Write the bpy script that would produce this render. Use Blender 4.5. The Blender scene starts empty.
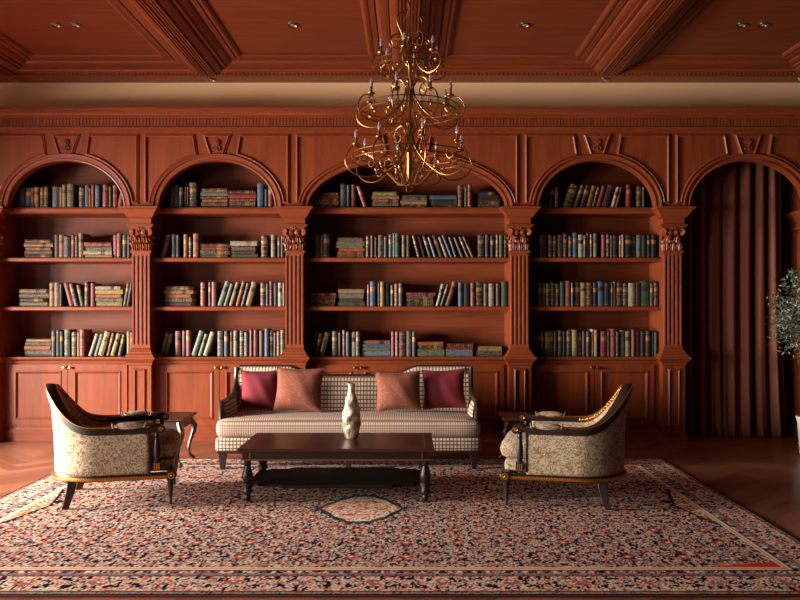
import bpy, math, random
import numpy as np
from mathutils import Vector, Matrix
random.seed(7)
RNG = np.random.RandomState(11)
PI = math.pi
S = 1.1                      # everything is laid out in units of 1.1 m, scaled to metres at the end
EYE = 1.36                   # eye height in those units
COL = bpy.context.scene.collection

def PX(px, Y): return (px - 407.0) / 800.0 * Y
def PZ(py, Y): return EYE + (307.0 - py) / 800.0 * Y

def lin(r, g, b):
    def f(c):
        c /= 255.0
        return c / 12.92 if c <= 0.04045 else ((c + 0.055) / 1.055) ** 2.4
    return (f(r), f(g), f(b), 1.0)

# ------------------------------------------------------------------ materials
def new_mat(name, base=(0.5, 0.5, 0.5, 1), rough=0.5, metal=0.0, spec=0.5, coat=0.0, sheen=0.0):
    m = bpy.data.materials.new(name); m.use_nodes = True
    n = m.node_tree.nodes; b = n['Principled BSDF']
    b.inputs['Base Color'].default_value = base
    b.inputs['Roughness'].default_value = rough
    b.inputs['Metallic'].default_value = metal
    b.inputs['Specular IOR Level'].default_value = spec
    b.inputs['Coat Weight'].default_value = coat
    b.inputs['Sheen Weight'].default_value = sheen
    return m

class NT:
    def __init__(s, m): s.t = m.node_tree; s.b = s.t.nodes['Principled BSDF']
    def node(s, typ, **kw):
        n = s.t.nodes.new(typ)
        for k, v in kw.items(): setattr(n, k, v)
        return n
    def link(s, a, b): s.t.links.new(a, b)
    def coord(s, scale=(1, 1, 1), rot=(0, 0, 0), out='Object'):
        c = s.node('ShaderNodeTexCoord'); mp = s.node('ShaderNodeMapping')
        mp.inputs['Scale'].default_value = scale; mp.inputs['Rotation'].default_value = rot
        s.link(c.outputs[out], mp.inputs['Vector']); return mp.outputs['Vector']
    def noise(s, vec, scale, detail=3, rough=0.5, dist=0.0):
        n = s.node('ShaderNodeTexNoise'); n.inputs['Scale'].default_value = scale
        n.inputs['Detail'].default_value = detail; n.inputs['Roughness'].default_value = rough
        n.inputs['Distortion'].default_value = dist
        s.link(vec, n.inputs['Vector']); return n.outputs['Fac']
    def ramp(s, fac, stops, interp='LINEAR'):
        r = s.node('ShaderNodeValToRGB'); e = r.color_ramp.elements; r.color_ramp.interpolation = interp
        while len(e) < len(stops): e.new(0.5)
        for i, (p, c) in enumerate(stops): e[i].position = p; e[i].color = c
        s.link(fac, r.inputs['Fac']); return r.outputs['Color']
    def math(s, op, a, b=None):
        n = s.node('ShaderNodeMath', operation=op)
        for i, v in enumerate((a, b)):
            if v is None: continue
            if isinstance(v, (int, float)): n.inputs[i].default_value = v
            else: s.link(v, n.inputs[i])
        return n.outputs[0]
    def mix(s, fac, a, b, blend='MIX'):
        n = s.node('ShaderNodeMix', data_type='RGBA', blend_type=blend)
        for k, v in ((0, fac), (6, a), (7, b)):
            if isinstance(v, (int, float)): n.inputs[k].default_value = v
            elif isinstance(v, tuple): n.inputs[k].default_value = v
            else: s.link(v, n.inputs[k])
        return n.outputs[2]
    def base(s, c): s.link(c, s.b.inputs['Base Color'])
    def bump(s, h, strength=0.3, dist=0.01):
        n = s.node('ShaderNodeBump'); n.inputs['Strength'].default_value = strength; n.inputs['Distance'].default_value = dist
        s.link(h, n.inputs['Height']); s.link(n.outputs[0], s.b.inputs['Normal'])

def scl(c, k): return (min(1, c[0] * k), min(1, c[1] * k), min(1, c[2] * k), 1)

def wood(name, col, grain='x', rough=0.42, contrast=0.42, scale=1.0, spec=0.3, coat=0.0):
    m = new_mat(name, rough=rough, spec=spec, coat=coat); n = NT(m)
    st = {'x': (0.6, 9, 9), 'z': (9, 9, 0.6), 'y': (9, 0.6, 9)}[grain]
    v = n.coord(tuple(a * scale for a in st))
    f1 = n.noise(v, 1.6, 5, 0.6, 0.6)
    f2 = n.noise(v, 7.0, 4, 0.6)
    v3 = n.coord((1, 1, 1)); f3 = n.noise(v3, 1.1, 2, 0.5)
    f = n.math('ADD', n.math('MULTIPLY', f1, 0.6), n.math('MULTIPLY', f2, 0.4))
    c = n.ramp(f, [(0.30, scl(col, 1 - contrast)), (0.52, col), (0.72, scl(col, 1 + contrast))])
    c = n.mix(n.math('MULTIPLY', f3, 0.35), c, scl(col, 0.72))
    n.base(c); n.bump(f2, 0.08, 0.004)
    return m

WOODC = lin(124, 56, 28)
M = {}
M['wood_h'] = wood('red cherry wood, grain across', WOODC, 'x')
M['wood_v'] = wood('red cherry wood, grain upright', WOODC, 'z')
M['wood_y'] = wood('red cherry wood, grain away', WOODC, 'y')
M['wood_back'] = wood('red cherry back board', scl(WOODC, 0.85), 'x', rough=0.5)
M['dull'] = wood('dull ebonised board', lin(30, 19, 15), 'x', rough=0.8, contrast=0.3, spec=0.1)
M['dark'] = wood('dark walnut', lin(52, 30, 22), 'x', rough=0.4, contrast=0.5, spec=0.5)
M['dark_gloss'] = wood('dark polished mahogany', lin(66, 32, 22), 'x', rough=0.34, contrast=0.6, spec=0.4, scale=0.6)
M['espresso'] = wood('espresso wood', lin(50, 38, 32), 'z', rough=0.3, contrast=0.3)
M['ebony'] = wood('near black wood', lin(40, 25, 20), 'z', rough=0.42, contrast=0.4, spec=0.35)
M['gold'] = new_mat('antique gold', lin(170, 122, 72), 0.35, 1.0)
M['gilt'] = new_mat('gilded carving', lin(214, 150, 66), 0.32, 0.85)
M['silver'] = new_mat('worn silver edge', lin(190, 182, 170), 0.35, 0.8)
M['brass'] = new_mat('brass knob', lin(225, 180, 95), 0.25, 1.0)
M['chrome'] = new_mat('spotlight chrome', lin(150, 130, 105), 0.3, 1.0)
M['plaster'] = new_mat('warm tan plaster', lin(226, 180, 136), 0.85, spec=0.2)
n = NT(M['plaster']); v = n.coord(); f = n.noise(v, 60, 3); n.base(n.mix(n.math('MULTIPLY', f, 0.25), lin(232, 188, 144), lin(212, 168, 124))); n.bump(f, 0.15, 0.004)
M['dark_wall'] = new_mat('dark brown wallpaper', lin(58, 40, 32), 0.8)  # for the unseen walls; dark finish made up to cut bounce light
M['white'] = new_mat('white glazed pot', lin(226, 220, 210), 0.35)
M['soil'] = new_mat('potting soil', lin(50, 36, 26), 0.95)
M['lampglass'] = new_mat('candle bulb glass', lin(225, 220, 225), 0.08, 0.0, spec=0.9)
M['lampglass'].node_tree.nodes['Principled BSDF'].inputs['Transmission Weight'].default_value = 0.7
M['frame'] = new_mat('window frame paint', lin(96, 48, 30), 0.4)

def glass_mat():
    m = bpy.data.materials.new('window glass'); m.use_nodes = True; t = m.node_tree; t.nodes.clear()
    o = t.nodes.new('ShaderNodeOutputMaterial'); mx = t.nodes.new('ShaderNodeMixShader')
    tr = t.nodes.new('ShaderNodeBsdfTransparent'); gl = t.nodes.new('ShaderNodeBsdfGlossy'); fr = t.nodes.new('ShaderNodeFresnel')
    gl.inputs['Roughness'].default_value = 0.02; fr.inputs['IOR'].default_value = 1.3
    t.links.new(fr.outputs[0], mx.inputs[0]); t.links.new(tr.outputs[0], mx.inputs[1]); t.links.new(gl.outputs[0], mx.inputs[2])
    t.links.new(mx.outputs[0], o.inputs[0]); return m
M['glass'] = glass_mat()

def floor_mat():
    m = new_mat('herringbone parquet', rough=0.36, spec=0.45); n = NT(m)
    a = n.node('ShaderNodeAttribute', attribute_name='tone')
    v = n.coord((1, 1, 1)); f = n.noise(v, 4, 4, 0.6, 1.5)
    v2 = n.coord((3, 26, 3), (0, 0, PI / 4)); f2 = n.noise(v2, 2.2, 4, 0.6)
    c = n.ramp(a.outputs['Fac'], [(0.0, lin(118, 68, 48)), (0.5, lin(146, 88, 62)), (1.0, lin(166, 104, 76))])
    c = n.mix(n.math('MULTIPLY', f2, 0.5), c, lin(96, 56, 42)); c = n.mix(n.math('MULTIPLY', f, 0.2), c, lin(160, 104, 78))
    n.base(c); n.bump(f2, 0.08, 0.003); return m
M['floor'] = floor_mat()
M['joint'] = new_mat('parquet joint', lin(196, 130, 98), 0.6)  # pale colour paints in the light glinting along the plank seams

def grid_fabric(name, mode, size, cream, brown, thr=0.66):
    m = new_mat(name, rough=0.85, spec=0.1, sheen=0.05); n = NT(m)
    c = n.node('ShaderNodeTexCoord'); sp = n.node('ShaderNodeSeparateXYZ'); n.link(c.outputs['Object'], sp.inputs[0])
    x, y, z = sp.outputs
    if mode == 'front': u, w = x, n.math('SUBTRACT', z, y)
    else: u, w = y, z
    def cell(q):
        f = n.math('FRACT', n.math('MULTIPLY', n.math('ADD', q, 50.0), 1.0 / size))
        return n.math('LESS_THAN', f, thr)
    k = n.math('MULTIPLY', cell(u), cell(w))
    nz = n.noise(n.coord((1, 1, 1)), 240, 2)
    col = n.mix(k, brown, cream); col = n.mix(n.math('MULTIPLY', nz, 0.25), col, scl(brown, 1.4))
    n.base(col); n.bump(k, 0.5, 0.004); return m
CREAM = lin(208, 193, 172); BRN = lin(104, 72, 56)
M['weave'] = grid_fabric('cream woven grid, large', 'front', 0.030, CREAM, BRN, 0.70)
M['weave_fine'] = grid_fabric('cream woven grid, fine', 'front', 0.0195, lin(204, 188, 168), lin(132, 100, 84), 0.64)
M['weave_side'] = grid_fabric('cream woven grid, sides', 'side', 0.030, CREAM, BRN, 0.62)

def damask():
    m = new_mat('beige floral damask', rough=0.8, spec=0.15, sheen=0.05); n = NT(m)
    v = n.coord((1, 1, 1))
    f1 = n.noise(v, 44, 1.0, 0.4, 2.0)
    f2 = n.noise(v, 90, 2.0, 0.5, 1.2)
    f = n.math('ADD', n.math('MULTIPLY', f1, 0.65), n.math('MULTIPLY', f2, 0.35))
    c = n.ramp(f, [(0.455, lin(128, 100, 76)), (0.53, lin(180, 160, 134))])
    n.base(c); n.bump(f, 0.25, 0.003); return m
M['damask'] = damask()

def plain_cloth(name, col, scale=260, var=0.3, pattern=None):
    m = new_mat(name, rough=0.85, spec=0.12, sheen=0.0); n = NT(m)
    f = n.noise(n.coord(), scale, 2)
    c = n.mix(n.math('MULTIPLY', f, var), col, scl(col, 0.45))
    if pattern:
        vo = n.node('ShaderNodeTexVoronoi'); vo.inputs['Scale'].default_value = 46
        n.link(n.coord(), vo.inputs['Vector'])
        c = n.mix(n.math('LESS_THAN', vo.outputs['Distance'], 0.28), c, pattern)
    n.base(c); n.bump(f, 0.3, 0.003); return m
M['rose'] = plain_cloth('rose wool', lin(128, 52, 60))
M['plum'] = plain_cloth('burgundy wool', lin(108, 38, 46))
M['terra'] = plain_cloth('terracotta jacquard', lin(130, 76, 60), pattern=lin(146, 92, 72))
M['velvet'] = plain_cloth('brown velvet', lin(138, 82, 64), 120, 0.2)
M['velvet'].node_tree.nodes['Principled BSDF'].inputs['Roughness'].default_value = 0.55

def vase_mat():
    m = new_mat('champagne leaf relief', rough=0.36, metal=0.5); n = NT(m)
    f = n.noise(n.coord((1, 1, 0.6)), 26, 3, 0.5, 1.0)
    n.base(n.ramp(f, [(0.35, lin(150, 118, 80)), (0.6, lin(232, 220, 196))])); n.bump(f, 0.6, 0.01); return m
M['vase'] = vase_mat()
def leaf_mat():
    m = new_mat('olive leaves', rough=0.5, spec=0.4); n = NT(m)
    a = n.node('ShaderNodeAttribute', attribute_name='tone')
    n.base(n.ramp(a.outputs['Fac'], [(0.0, lin(44, 52, 38)), (0.6, lin(88, 98, 76)), (1.0, lin(170, 172, 148))])); return m
M['leaf'] = leaf_mat()
M['bark'] = wood('olive bark', lin(96, 80, 64), 'z', rough=0.9)
def rug_mat():
    m = new_mat('knotted wool pile', rough=1.0, spec=0.0); n = NT(m)
    a = n.node('ShaderNodeAttribute', attribute_name='knots'); n.base(a.outputs['Color'])
    n.bump(n.noise(n.coord(), 160, 2), 0.4, 0.006); return m
M['rug'] = rug_mat()
M['rug_edge'] = new_mat('rug binding', lin(90, 36, 30), 0.95)

# ------------------------------------------------------------------ mesh builder
class MB:
    def __init__(s): s.v = []; s.f = []; s.m = []
    def add(s, verts, faces, m=0):
        o = len(s.v); s.v += [tuple(p) for p in verts]
        for f in faces: s.f.append(tuple(i + o for i in f)); s.m.append(m)
        return s
    def box(s, x0, x1, y0, y1, z0, z1, m=0):
        v = [(x, y, z) for z in (z0, z1) for y in (y0, y1) for x in (x0, x1)]
        return s.add(v, [(0, 2, 3, 1), (4, 5, 7, 6), (0, 1, 5, 4), (2, 6, 7, 3), (0, 4, 6, 2), (1, 3, 7, 5)], m)
    def frustum(s, r0, z0, r1, z1, m=0):
        """r = (x0,x1,y0,y1) rectangles at two heights"""
        v = [(x, y, z0) for y in r0[2:] for x in r0[:2]] + [(x, y, z1) for y in r1[2:] for x in r1[:2]]
        return s.add(v, [(0, 2, 3, 1), (4, 5, 7, 6), (0, 1, 5, 4), (2, 6, 7, 3), (0, 4, 6, 2), (1, 3, 7, 5)], m)
    def stack(s, rects, m=0):
        for (ra, za), (rb, zb) in zip(rects[:-1], rects[1:]):
            if abs(zb - za) > 1e-6: s.frustum(ra, za, rb, zb, m)
        return s
    def extr(s, prof, axis, a0, a1, m=0, closed=True):
        """prof: list of 2d points; axis 'x': points are (y,z); 'y': (x,z); 'z': (x,y)"""
        n = len(prof)
        def P(p, a): return {'x': (a, p[0], p[1]), 'y': (p[0], a, p[1]), 'z': (p[0], p[1], a)}[axis]
        v = [P(p, a0) for p in prof] + [P(p, a1) for p in prof]
        fs = [(i, (i + 1) % n, (i + 1) % n + n, i + n) for i in range(n if closed else n - 1)]
        if closed: fs += [tuple(range(n))[::-1], tuple(range(n, 2 * n))]
        return s.add(v, fs, m)
    def lathe(s, prof, c=(0, 0, 0), seg=20, m=0, axis='z', rib=None):
        n = len(prof); v = []
        for j in range(seg):
            a = 2 * PI * j / seg
            for i, (r, z) in enumerate(prof):
                rr = r * (1 + (rib(a, z) if rib else 0))
                if axis == 'z': v.append((c[0] + rr * math.cos(a), c[1] + rr * math.sin(a), c[2] + z))
                elif axis == 'y': v.append((c[0] + rr * math.cos(a), c[1] + z, c[2] + rr * math.sin(a)))
                else: v.append((c[0] + z, c[1] + rr * math.cos(a), c[2] + rr * math.sin(a)))
        fs = [(j * n + i, ((j + 1) % seg) * n + i, ((j + 1) % seg) * n + i + 1, j * n + i + 1) for j in range(seg) for i in range(n - 1)]
        s.add(v, fs, m)
        o = len(s.v) - len(v)
        s.f.append(tuple(o + j * n for j in range(seg))[::-1]); s.m.append(m)
        s.f.append(tuple(o + j * n + n - 1 for j in range(seg))); s.m.append(m)
        return s
    def tube(s, pts, r, seg=6, m=0, closed=False):
        pts = [Vector(p) for p in pts]; n = len(pts)
        rs = r if isinstance(r, (list, tuple)) else [r] * n
        T = []
        for i in range(n):
            if closed: t = pts[(i + 1) % n] - pts[i - 1]
            else: t = pts[min(i + 1, n - 1)] - pts[max(i - 1, 0)]
            T.append(t.normalized() if t.length > 1e-9 else Vector((0, 0, 1)))
        up = Vector((0, 0, 1)) if abs(T[0].z) < 0.9 else Vector((1, 0, 0))
        N = (up - T[0] * up.dot(T[0])).normalized(); v = []
        for i in range(n):
            N = (N - T[i] * N.dot(T[i])).normalized(); B = T[i].cross(N)
            for k in range(seg):
                a = 2 * PI * k / seg
                v.append(pts[i] + (N * math.cos(a) + B * math.sin(a)) * rs[i])
        fs = []
        for i in range(n if closed else n - 1):
            j = (i + 1) % n
            for k in range(seg):
                l = (k + 1) % seg
                fs.append((i * seg + k, i * seg + l, j * seg + l, j * seg + k))
        if not closed: fs += [tuple(range(seg))[::-1], tuple(range((n - 1) * seg, n * seg))]
        return s.add(v, fs, m)
    def strip(s, path, prof, closed=True, m=0, flip=False):
        """moulding in an XZ plane: path of (x,z), prof of (outward offset, y); mitred"""
        n = len(path); k = len(prof); v = []
        for i in range(n):
            p = Vector(path[i]); a = Vector(path[i - 1]) if (closed or i > 0) else None
            b = Vector(path[(i + 1) % n]) if (closed or i < n - 1) else None
            d1 = (p - a).normalized() if a is not None else (b - p).normalized()
            d2 = (b - p).normalized() if b is not None else d1
            n1 = Vector((d1.y, -d1.x)); n2 = Vector((d2.y, -d2.x))
            q = n1 + n2; q = q / max(0.3, q.dot(n1)) if q.length > 1e-6 else n1
            if flip: q = -q
            for (o, y) in prof: v.append((p.x + q.x * o, y, p.y + q.y * o))
        fs = []
        for i in range(n if closed else n - 1):
            j = (i + 1) % n
            for c in range(k - 1): fs.append((i * k + c, j * k + c, j * k + c + 1, i * k + c + 1))
        s.add(v, fs, m)
        if not closed:
            o = len(s.v) - len(v); s.f.append(tuple(o + c for c in range(k))); s.m.append(m)
            s.f.append(tuple(o + (n - 1) * k + c for c in range(k))[::-1]); s.m.append(m)
        return s
    def sphere(s, c, r, m=0, seg=8, rings=5, sc=(1, 1, 1)):
        prof = [(r * math.sin(PI * (i + 0.02) / (rings + 0.04)), -r * math.cos(PI * (i + 0.02) / (rings + 0.04)) * sc[2]) for i in range(rings + 1)]
        o = len(s.v); s.lathe(prof, (0, 0, 0), seg, m)
        for i in range(o, len(s.v)):
            p = s.v[i]; s.v[i] = (c[0] + p[0] * sc[0], c[1] + p[1] * sc[1], c[2] + p[2])
        return s
    def grid(s, fn, nu, nv, m=0, closeu=False):
        v = [fn(i / (nu if closeu else nu - 1), j / (nv - 1)) for i in range(nu) for j in range(nv)]
        fs = [(i * nv + j, ((i + 1) % nu) * nv + j, ((i + 1) % nu) * nv + j + 1, i * nv + j + 1)
              for i in range(nu if closeu else nu - 1) for j in range(nv - 1)]
        return s.add(v, fs, m)
    def xform(s, mat):
        s.v = [tuple(mat @ Vector(p)) for p in s.v]; return s
    def build(s, name, mats, parent=None, smooth=False, bevel=0.0, world=False, fixn=True):
        me = bpy.data.meshes.new(name)
        off = parent.location if (parent is not None and world) else Vector((0, 0, 0))
        me.from_pydata([(p[0] - off.x, p[1] - off.y, p[2] - off.z) for p in s.v], [], s.f)
        for mt in (mats if isinstance(mats, (list, tuple)) else [mats]): me.materials.append(M[mt] if isinstance(mt, str) else mt)
        me.polygons.foreach_set('material_index', s.m)
        if fixn:
            import bmesh
            bm = bmesh.new(); bm.from_mesh(me); bmesh.ops.recalc_face_normals(bm, faces=bm.faces); bm.to_mesh(me); bm.free()
        if smooth:
            me.polygons.foreach_set('use_smooth', [True] * len(me.polygons))
            try: me.set_sharp_from_angle(angle=math.radians(38))
            except Exception: pass
        me.update()
        o = bpy.data.objects.new(name, me); COL.objects.link(o)
        if parent is not None: o.parent = parent
        if bevel > 0:
            b = o.modifiers.new('edge', 'BEVEL'); b.width = bevel; b.segments = 2; b.limit_method = 'ANGLE'; b.angle_limit = math.radians(40)
        return o

def thing(name, label, cat, loc=(0, 0, 0), rotz=0.0, group=None):
    o = bpy.data.objects.new(name, None); o.empty_display_size = 0.1
    COL.objects.link(o); o.location = loc; o.rotation_euler = (0, 0, rotz)
    return tag(o, label, cat, group)
def tag(o, label, cat, group=None):
    o['label'] = label; o['category'] = cat
    if group: o['group'] = group
    return o
def struct(o): o['kind'] = 'structure'; return o
def copy_tree(o, parent=None):
    c = o.copy(); COL.objects.link(c); c.parent = parent
    for ch in [x for x in bpy.data.objects if x.parent == o]: copy_tree(ch, c)
    return c

# ------------------------------------------------------------------ room shell
XL, XR, YF, YB = -6.2, 6.2, -1.8, 9.0
ZC, ZBEAM = 3.812, 3.69
b = MB()
PW, PL = 0.13, 0.78
ca = math.cos(PI / 4)
def clip(poly, ax, lim, keep_less):
    out = []
    for i in range(len(poly)):
        p, q = poly[i], poly[(i + 1) % len(poly)]
        ip = (p[ax] <= lim) == keep_less; iq = (q[ax] <= lim) == keep_less
        if ip: out.append(p)
        if ip != iq:
            t = (lim - p[ax]) / (q[ax] - p[ax]); out.append((p[0] + t * (q[0] - p[0]), p[1] + t * (q[1] - p[1])))
    return out
tones = []
b.box(XL, XR, YF, YB, -0.1, -0.002, 1); tones += [0.5] * 6
g = 0.0020
for k in range(-90, 90):
    for q in range(-14, 15):
        ox, oy = k * PW + q * PL, k * PW - q * PL
        for (x0, y0, w, h) in ((ox, oy, PL, PW), (ox + PL, oy + PW - PL, PW, PL)):
            c = [(x0 + g, y0 + g), (x0 + w - g, y0 + g), (x0 + w - g, y0 + h - g), (x0 + g, y0 + h - g)]
            p = [((x * ca - y * ca), (x * ca + y * ca) + 3.5) for x, y in c]
            for ax, lim, kl in ((0, XR, True), (0, XL, False), (1, YB, True), (1, YF, False)):
                if p: p = clip(p, ax, lim, kl)
            if len(p) < 3: continue
            b.add([(x, y, 0.0) for x, y in p], [tuple(range(len(p)))], 0); tones.append(random.random())
fl = b.build('floor', ['floor', 'joint'], fixn=False); struct(fl)
at = fl.data.attributes.new('tone', 'FLOAT', 'FACE'); at.data.foreach_set('value', tones)

struct(MB().box(XL, XR, YF, YB, ZC, ZC + 0.1).build('ceiling', 'wood_h'))
# beams: stepped profile (u from centre, height above the beam's underside)
HALF = [(0.0, 0.012), (0.012, 0.012), (0.012, 0.0), (0.026, 0.0), (0.026, 0.014), (0.038, 0.014), (0.038, 0.0), (0.052, 0.0), (0.052, 0.014), (0.064, 0.014), (0.064, 0.0),
        (0.080, 0.0), (0.080, 0.030), (0.088, 0.030), (0.088, 0.016), (0.112, 0.018), (0.150, 0.032), (0.160, 0.044), (0.160, 0.075), (0.170, 0.075), (0.170, 0.050), (0.200, 0.052), (0.200, 0.066),
        (0.240, 0.072), (0.262, 0.084), (0.272, 0.096), (0.272, 0.118), (0.284, 0.118), (0.284, 0.092), (0.330, 0.094), (0.330, 0.112), (0.340, 0.112), (0.340, 0.100), (0.366, 0.098), (0.382, 0.104), (0.397, 0.116), (0.397, 0.122)]
def beam_profile(c, z):
    r = [(c + u, z + h) for u, h in HALF]; l = [(c - u, z + h) for u, h in HALF[::-1]][:-1]
    return l + r
nt = 0
def trim_name():
    global nt; nt += 1; return 'trim_%d' % nt
for bx_ in (-4.02, -2.0, 0.02, 2.025, 4.03):
    struct(MB().extr(beam_profile(bx_, ZBEAM), 'y', YF, 8.16).build(trim_name(), 'wood_y'))
for by_ in (5.45, 2.65, -0.1):
    struct(MB().extr(beam_profile(by_, ZBEAM - 0.0015), 'x', XL, XR).build(trim_name(), 'wood_h'))
# wall beam against the back wall, with its dentil course
wp = [(8.303, ZBEAM - 0.002)] + [(8.15 - u, ZBEAM - 0.002 + h) for u, h in HALF[10:]] + [(8.303, ZBEAM + 0.122)]
b = MB().extr(wp, 'x', XL, XR)
x = XL
while x < XR:
    b.box(x, x + 0.022, 8.15 - 0.118, 8.15 - 0.095, ZBEAM + 0.004, ZBEAM + 0.031); x += 0.042
struct(b.build(trim_name(), 'wood_h'))
# walls
ZTOPCASE = 3.345
b = MB(); b.box(XL, XR, YB, YB + 0.1, 0, ZC); b.box(XL, XR, 8.303, YB, ZTOPCASE, ZC)
b.box(XL, -4.33, 8.303, YB, 0, ZTOPCASE); b.box(4.33, XR, 8.303, YB, 0, ZTOPCASE)
struct(b.build('wall_back', 'plaster'))
struct(MB().box(XR, XR + 0.1, YF, YB, 0, ZC).build('wall_right', 'dark_wall'))
struct(MB().box(XL - 0.1, XR + 0.1, YF - 0.1, YF, 0, ZC).build('wall_front', 'dark_wall'))
WINS = [(-0.9, 0.5), (1.6, 3.0), (4.5, 6.0)]
ZW0, ZW1 = 0.12, 2.2
b = MB(); ys = YF
for (a, c) in WINS + [(YB, None)]:
    b.box(XL - 0.2, XL, ys, a, 0, ZC)
    if c is None: break
    b.box(XL - 0.2, XL, a, c, 0, ZW0); b.box(XL - 0.2, XL, a, c, ZW1, ZC); ys = c
struct(b.build('wall_left', 'plaster'))
for i, (a, c) in enumerate(WINS):
    w = bpy.data.objects.new('window_%d' % (i + 1), None); COL.objects.link(w); w.location = (XL - 0.1, (a + c) / 2, ZW0); struct(w)
    b = MB(); t = 0.05; X0, X1 = XL - 0.13, XL - 0.07
    b.box(X0, X1, a, a + t, ZW0, ZW1); b.box(X0, X1, c - t, c, ZW0, ZW1); b.box(X0, X1, a + t, c - t, ZW0, ZW0 + t); b.box(X0, X1, a + t, c - t, ZW1 - t, ZW1)
    b.box(X0, X1, (a + c) / 2 - 0.02, (a + c) / 2 + 0.02, ZW0 + t, ZW1 - t)
    b.box(X0, X1, a + t, (a + c) / 2 - 0.02, 1.7, 1.74); b.box(X0, X1, (a + c) / 2 + 0.02, c - t, 1.7, 1.74)
    b.build('window_frame', 'frame', w, world=True)
    MB().box(XL - 0.103, XL - 0.097, a + t, c - t, ZW0 + t, ZW1 - t).build('pane', 'glass', w, world=True)

# ------------------------------------------------------------------ recessed spotlights
def spotlight(x, y, z, label, group):
    t = thing('recessed_spotlight', label, 'spotlight', (x, y, z), 0, group)
    MB().lathe([(0.032, 0.0), (0.052, 0.0), (0.052, -0.006), (0.046, -0.010), (0.036, -0.008), (0.032, 0.0)], seg=20).build('trim_ring', 'chrome', t, smooth=True)
    MB().lathe([(0.001, -0.012), (0.012, -0.011), (0.022, -0.006), (0.032, 0.0)], seg=16).build('lens', 'lampglass', t, smooth=True)
    return t
YS = 6.95
for x, l in ((-3.05, 'round recessed ceiling spotlight, left one of the pair in the leftmost ceiling panel'),
             (-2.88, 'round recessed ceiling spotlight, right one of the pair in the leftmost ceiling panel'),
             (-0.99, 'single recessed ceiling spotlight in the panel left of the chandelier'),
             (1.025, 'single recessed ceiling spotlight in the panel right of the chandelier'),
             (2.91, 'round recessed ceiling spotlight, left one of the pair in the rightmost ceiling panel'),
             (3.10, 'round recessed ceiling spotlight, right one of the pair in the rightmost ceiling panel')):
    spotlight(x, YS, ZC, l, 'spotlights in the ceiling panels')
for x, l in ((-4.02, 'recessed spotlight under the beam end at the far left edge'), (-2.0, 'recessed spotlight at the wall end of the beam above the second bookcase'),
             (0.02, 'recessed spotlight at the wall end of the middle beam behind the chandelier'),
             (2.025, 'recessed spotlight at the wall end of the beam right of the chandelier'), (4.03, 'recessed spotlight under the beam end at the far right edge')):
    spotlight(x, 8.19, ZBEAM - 0.003, l, 'spotlights at the beam ends')

# ------------------------------------------------------------------ bookcase wall
YARCH, YCASE, YBACK, ZCNT = 8.06, 8.12, 8.52, 0.855
PIL = [-4.2, -2.67, -1.13, 1.13, 2.67, 4.2]
BAYS = [(-3.435, -4.2, -2.67, 0.585, 0.72, 'leftmost bookcase'), (-1.915, -2.67, -1.13, 0.585, 0.72, 'second bookcase from the left'),
        (0.0, -1.13, 1.13, 0.997, 1.110, 'wide middle bookcase'), (1.915, 1.13, 2.67, 0.585, 0.72, 'right-hand bookcase'),
        (3.435, 2.67, 4.2, 0.585, 0.72, 'curtained archway')]
ZSPR, BRISE, ZPLATE = 2.36, 0.475, 3.13
SHELF_Z = [2.372, 1.862, 1.365]
def ell(cx, a, bb, n, t0=0.0, t1=PI): return [(cx + a * math.cos(t0 + (t1 - t0) * i / n), ZSPR + bb * math.sin(t0 + (t1 - t0) * i / n)) for i in range(n + 1)]
RIDGE = [(-0.016, YARCH + 0.002), (-0.016, YARCH - 0.010), (-0.006, YARCH - 0.020), (0.004, YARCH - 0.012), (0.012, YARCH - 0.010), (0.014, YARCH + 0.002)]
def arch_front(cx, xl, xr, a, hw, parent):
    b = MB(); y0, y1 = YARCH, YARCH + 0.095; N = 40
    e = ell(cx, a, BRISE, N)[::-1]
    cols = [(xl, ZSPR)] + [(e[0][0] - 1e-4, ZSPR)] + e[:] + [(e[-1][0] + 1e-4, ZSPR)] + [(xr, ZSPR)]
    n = len(cols); v = []
    for (x, z) in cols: v += [(x, y0, z), (x, y0, ZPLATE), (x, y1, z), (x, y1, ZPLATE)]
    fs = []
    for i in range(n - 1):
        p, q = i * 4, i * 4 + 4
        fs += [(p, q, q + 1, p + 1), (p + 2, p + 3, q + 3, q + 2), (p, p + 2, q + 2, q), (p + 1, q + 1, q + 3, p + 3)]
    fs += [(0, 1, 3, 2), ((n - 1) * 4, (n - 1) * 4 + 2, (n - 1) * 4 + 3, (n - 1) * 4 + 1)]
    b.add(v, fs)
    o = b.build('arch_front', 'wood_v', parent, world=True)
    # archivolt band
    pr = [(0.0, YARCH + 0.02), (0.0, YARCH - 0.012), (0.012, YARCH - 0.016), (0.020, YARCH - 0.008), (0.046, YARCH - 0.010), (0.052, YARCH - 0.024), (0.064, YARCH - 0.026), (0.072, YARCH - 0.012), (0.072, YARCH + 0.002)]
    MB().strip(ell(cx, a, BRISE, 48), pr, closed=False, m=0).build('archivolt', 'wood_h', o, world=False, smooth=True).location = -parent.location
    # raised panel outlines left and right of the keystone
    ao, bo = a + 0.088, BRISE + 0.088
    for sg in (-1, 1):
        ztop, zb = 3.088, ZSPR + 0.05
        t_end = math.asin(0.05 / bo)
        t_in = math.acos(min(1, 0.205 / ao))
        arc = [(ao * math.cos(t), ZSPR + bo * math.sin(t)) for t in [t_in + (t_end - t_in) * i / 24 for i in range(25)]]
        path = [(0.235, ztop)] + arc + [(hw, zb), (hw, ztop)]
        path = [(cx + sg * u, z) for u, z in path]
        MB().strip(path, RIDGE, True, flip=(sg < 0)).build('panel_moulding', 'wood_v', o).location = -parent.location
    return o
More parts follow.
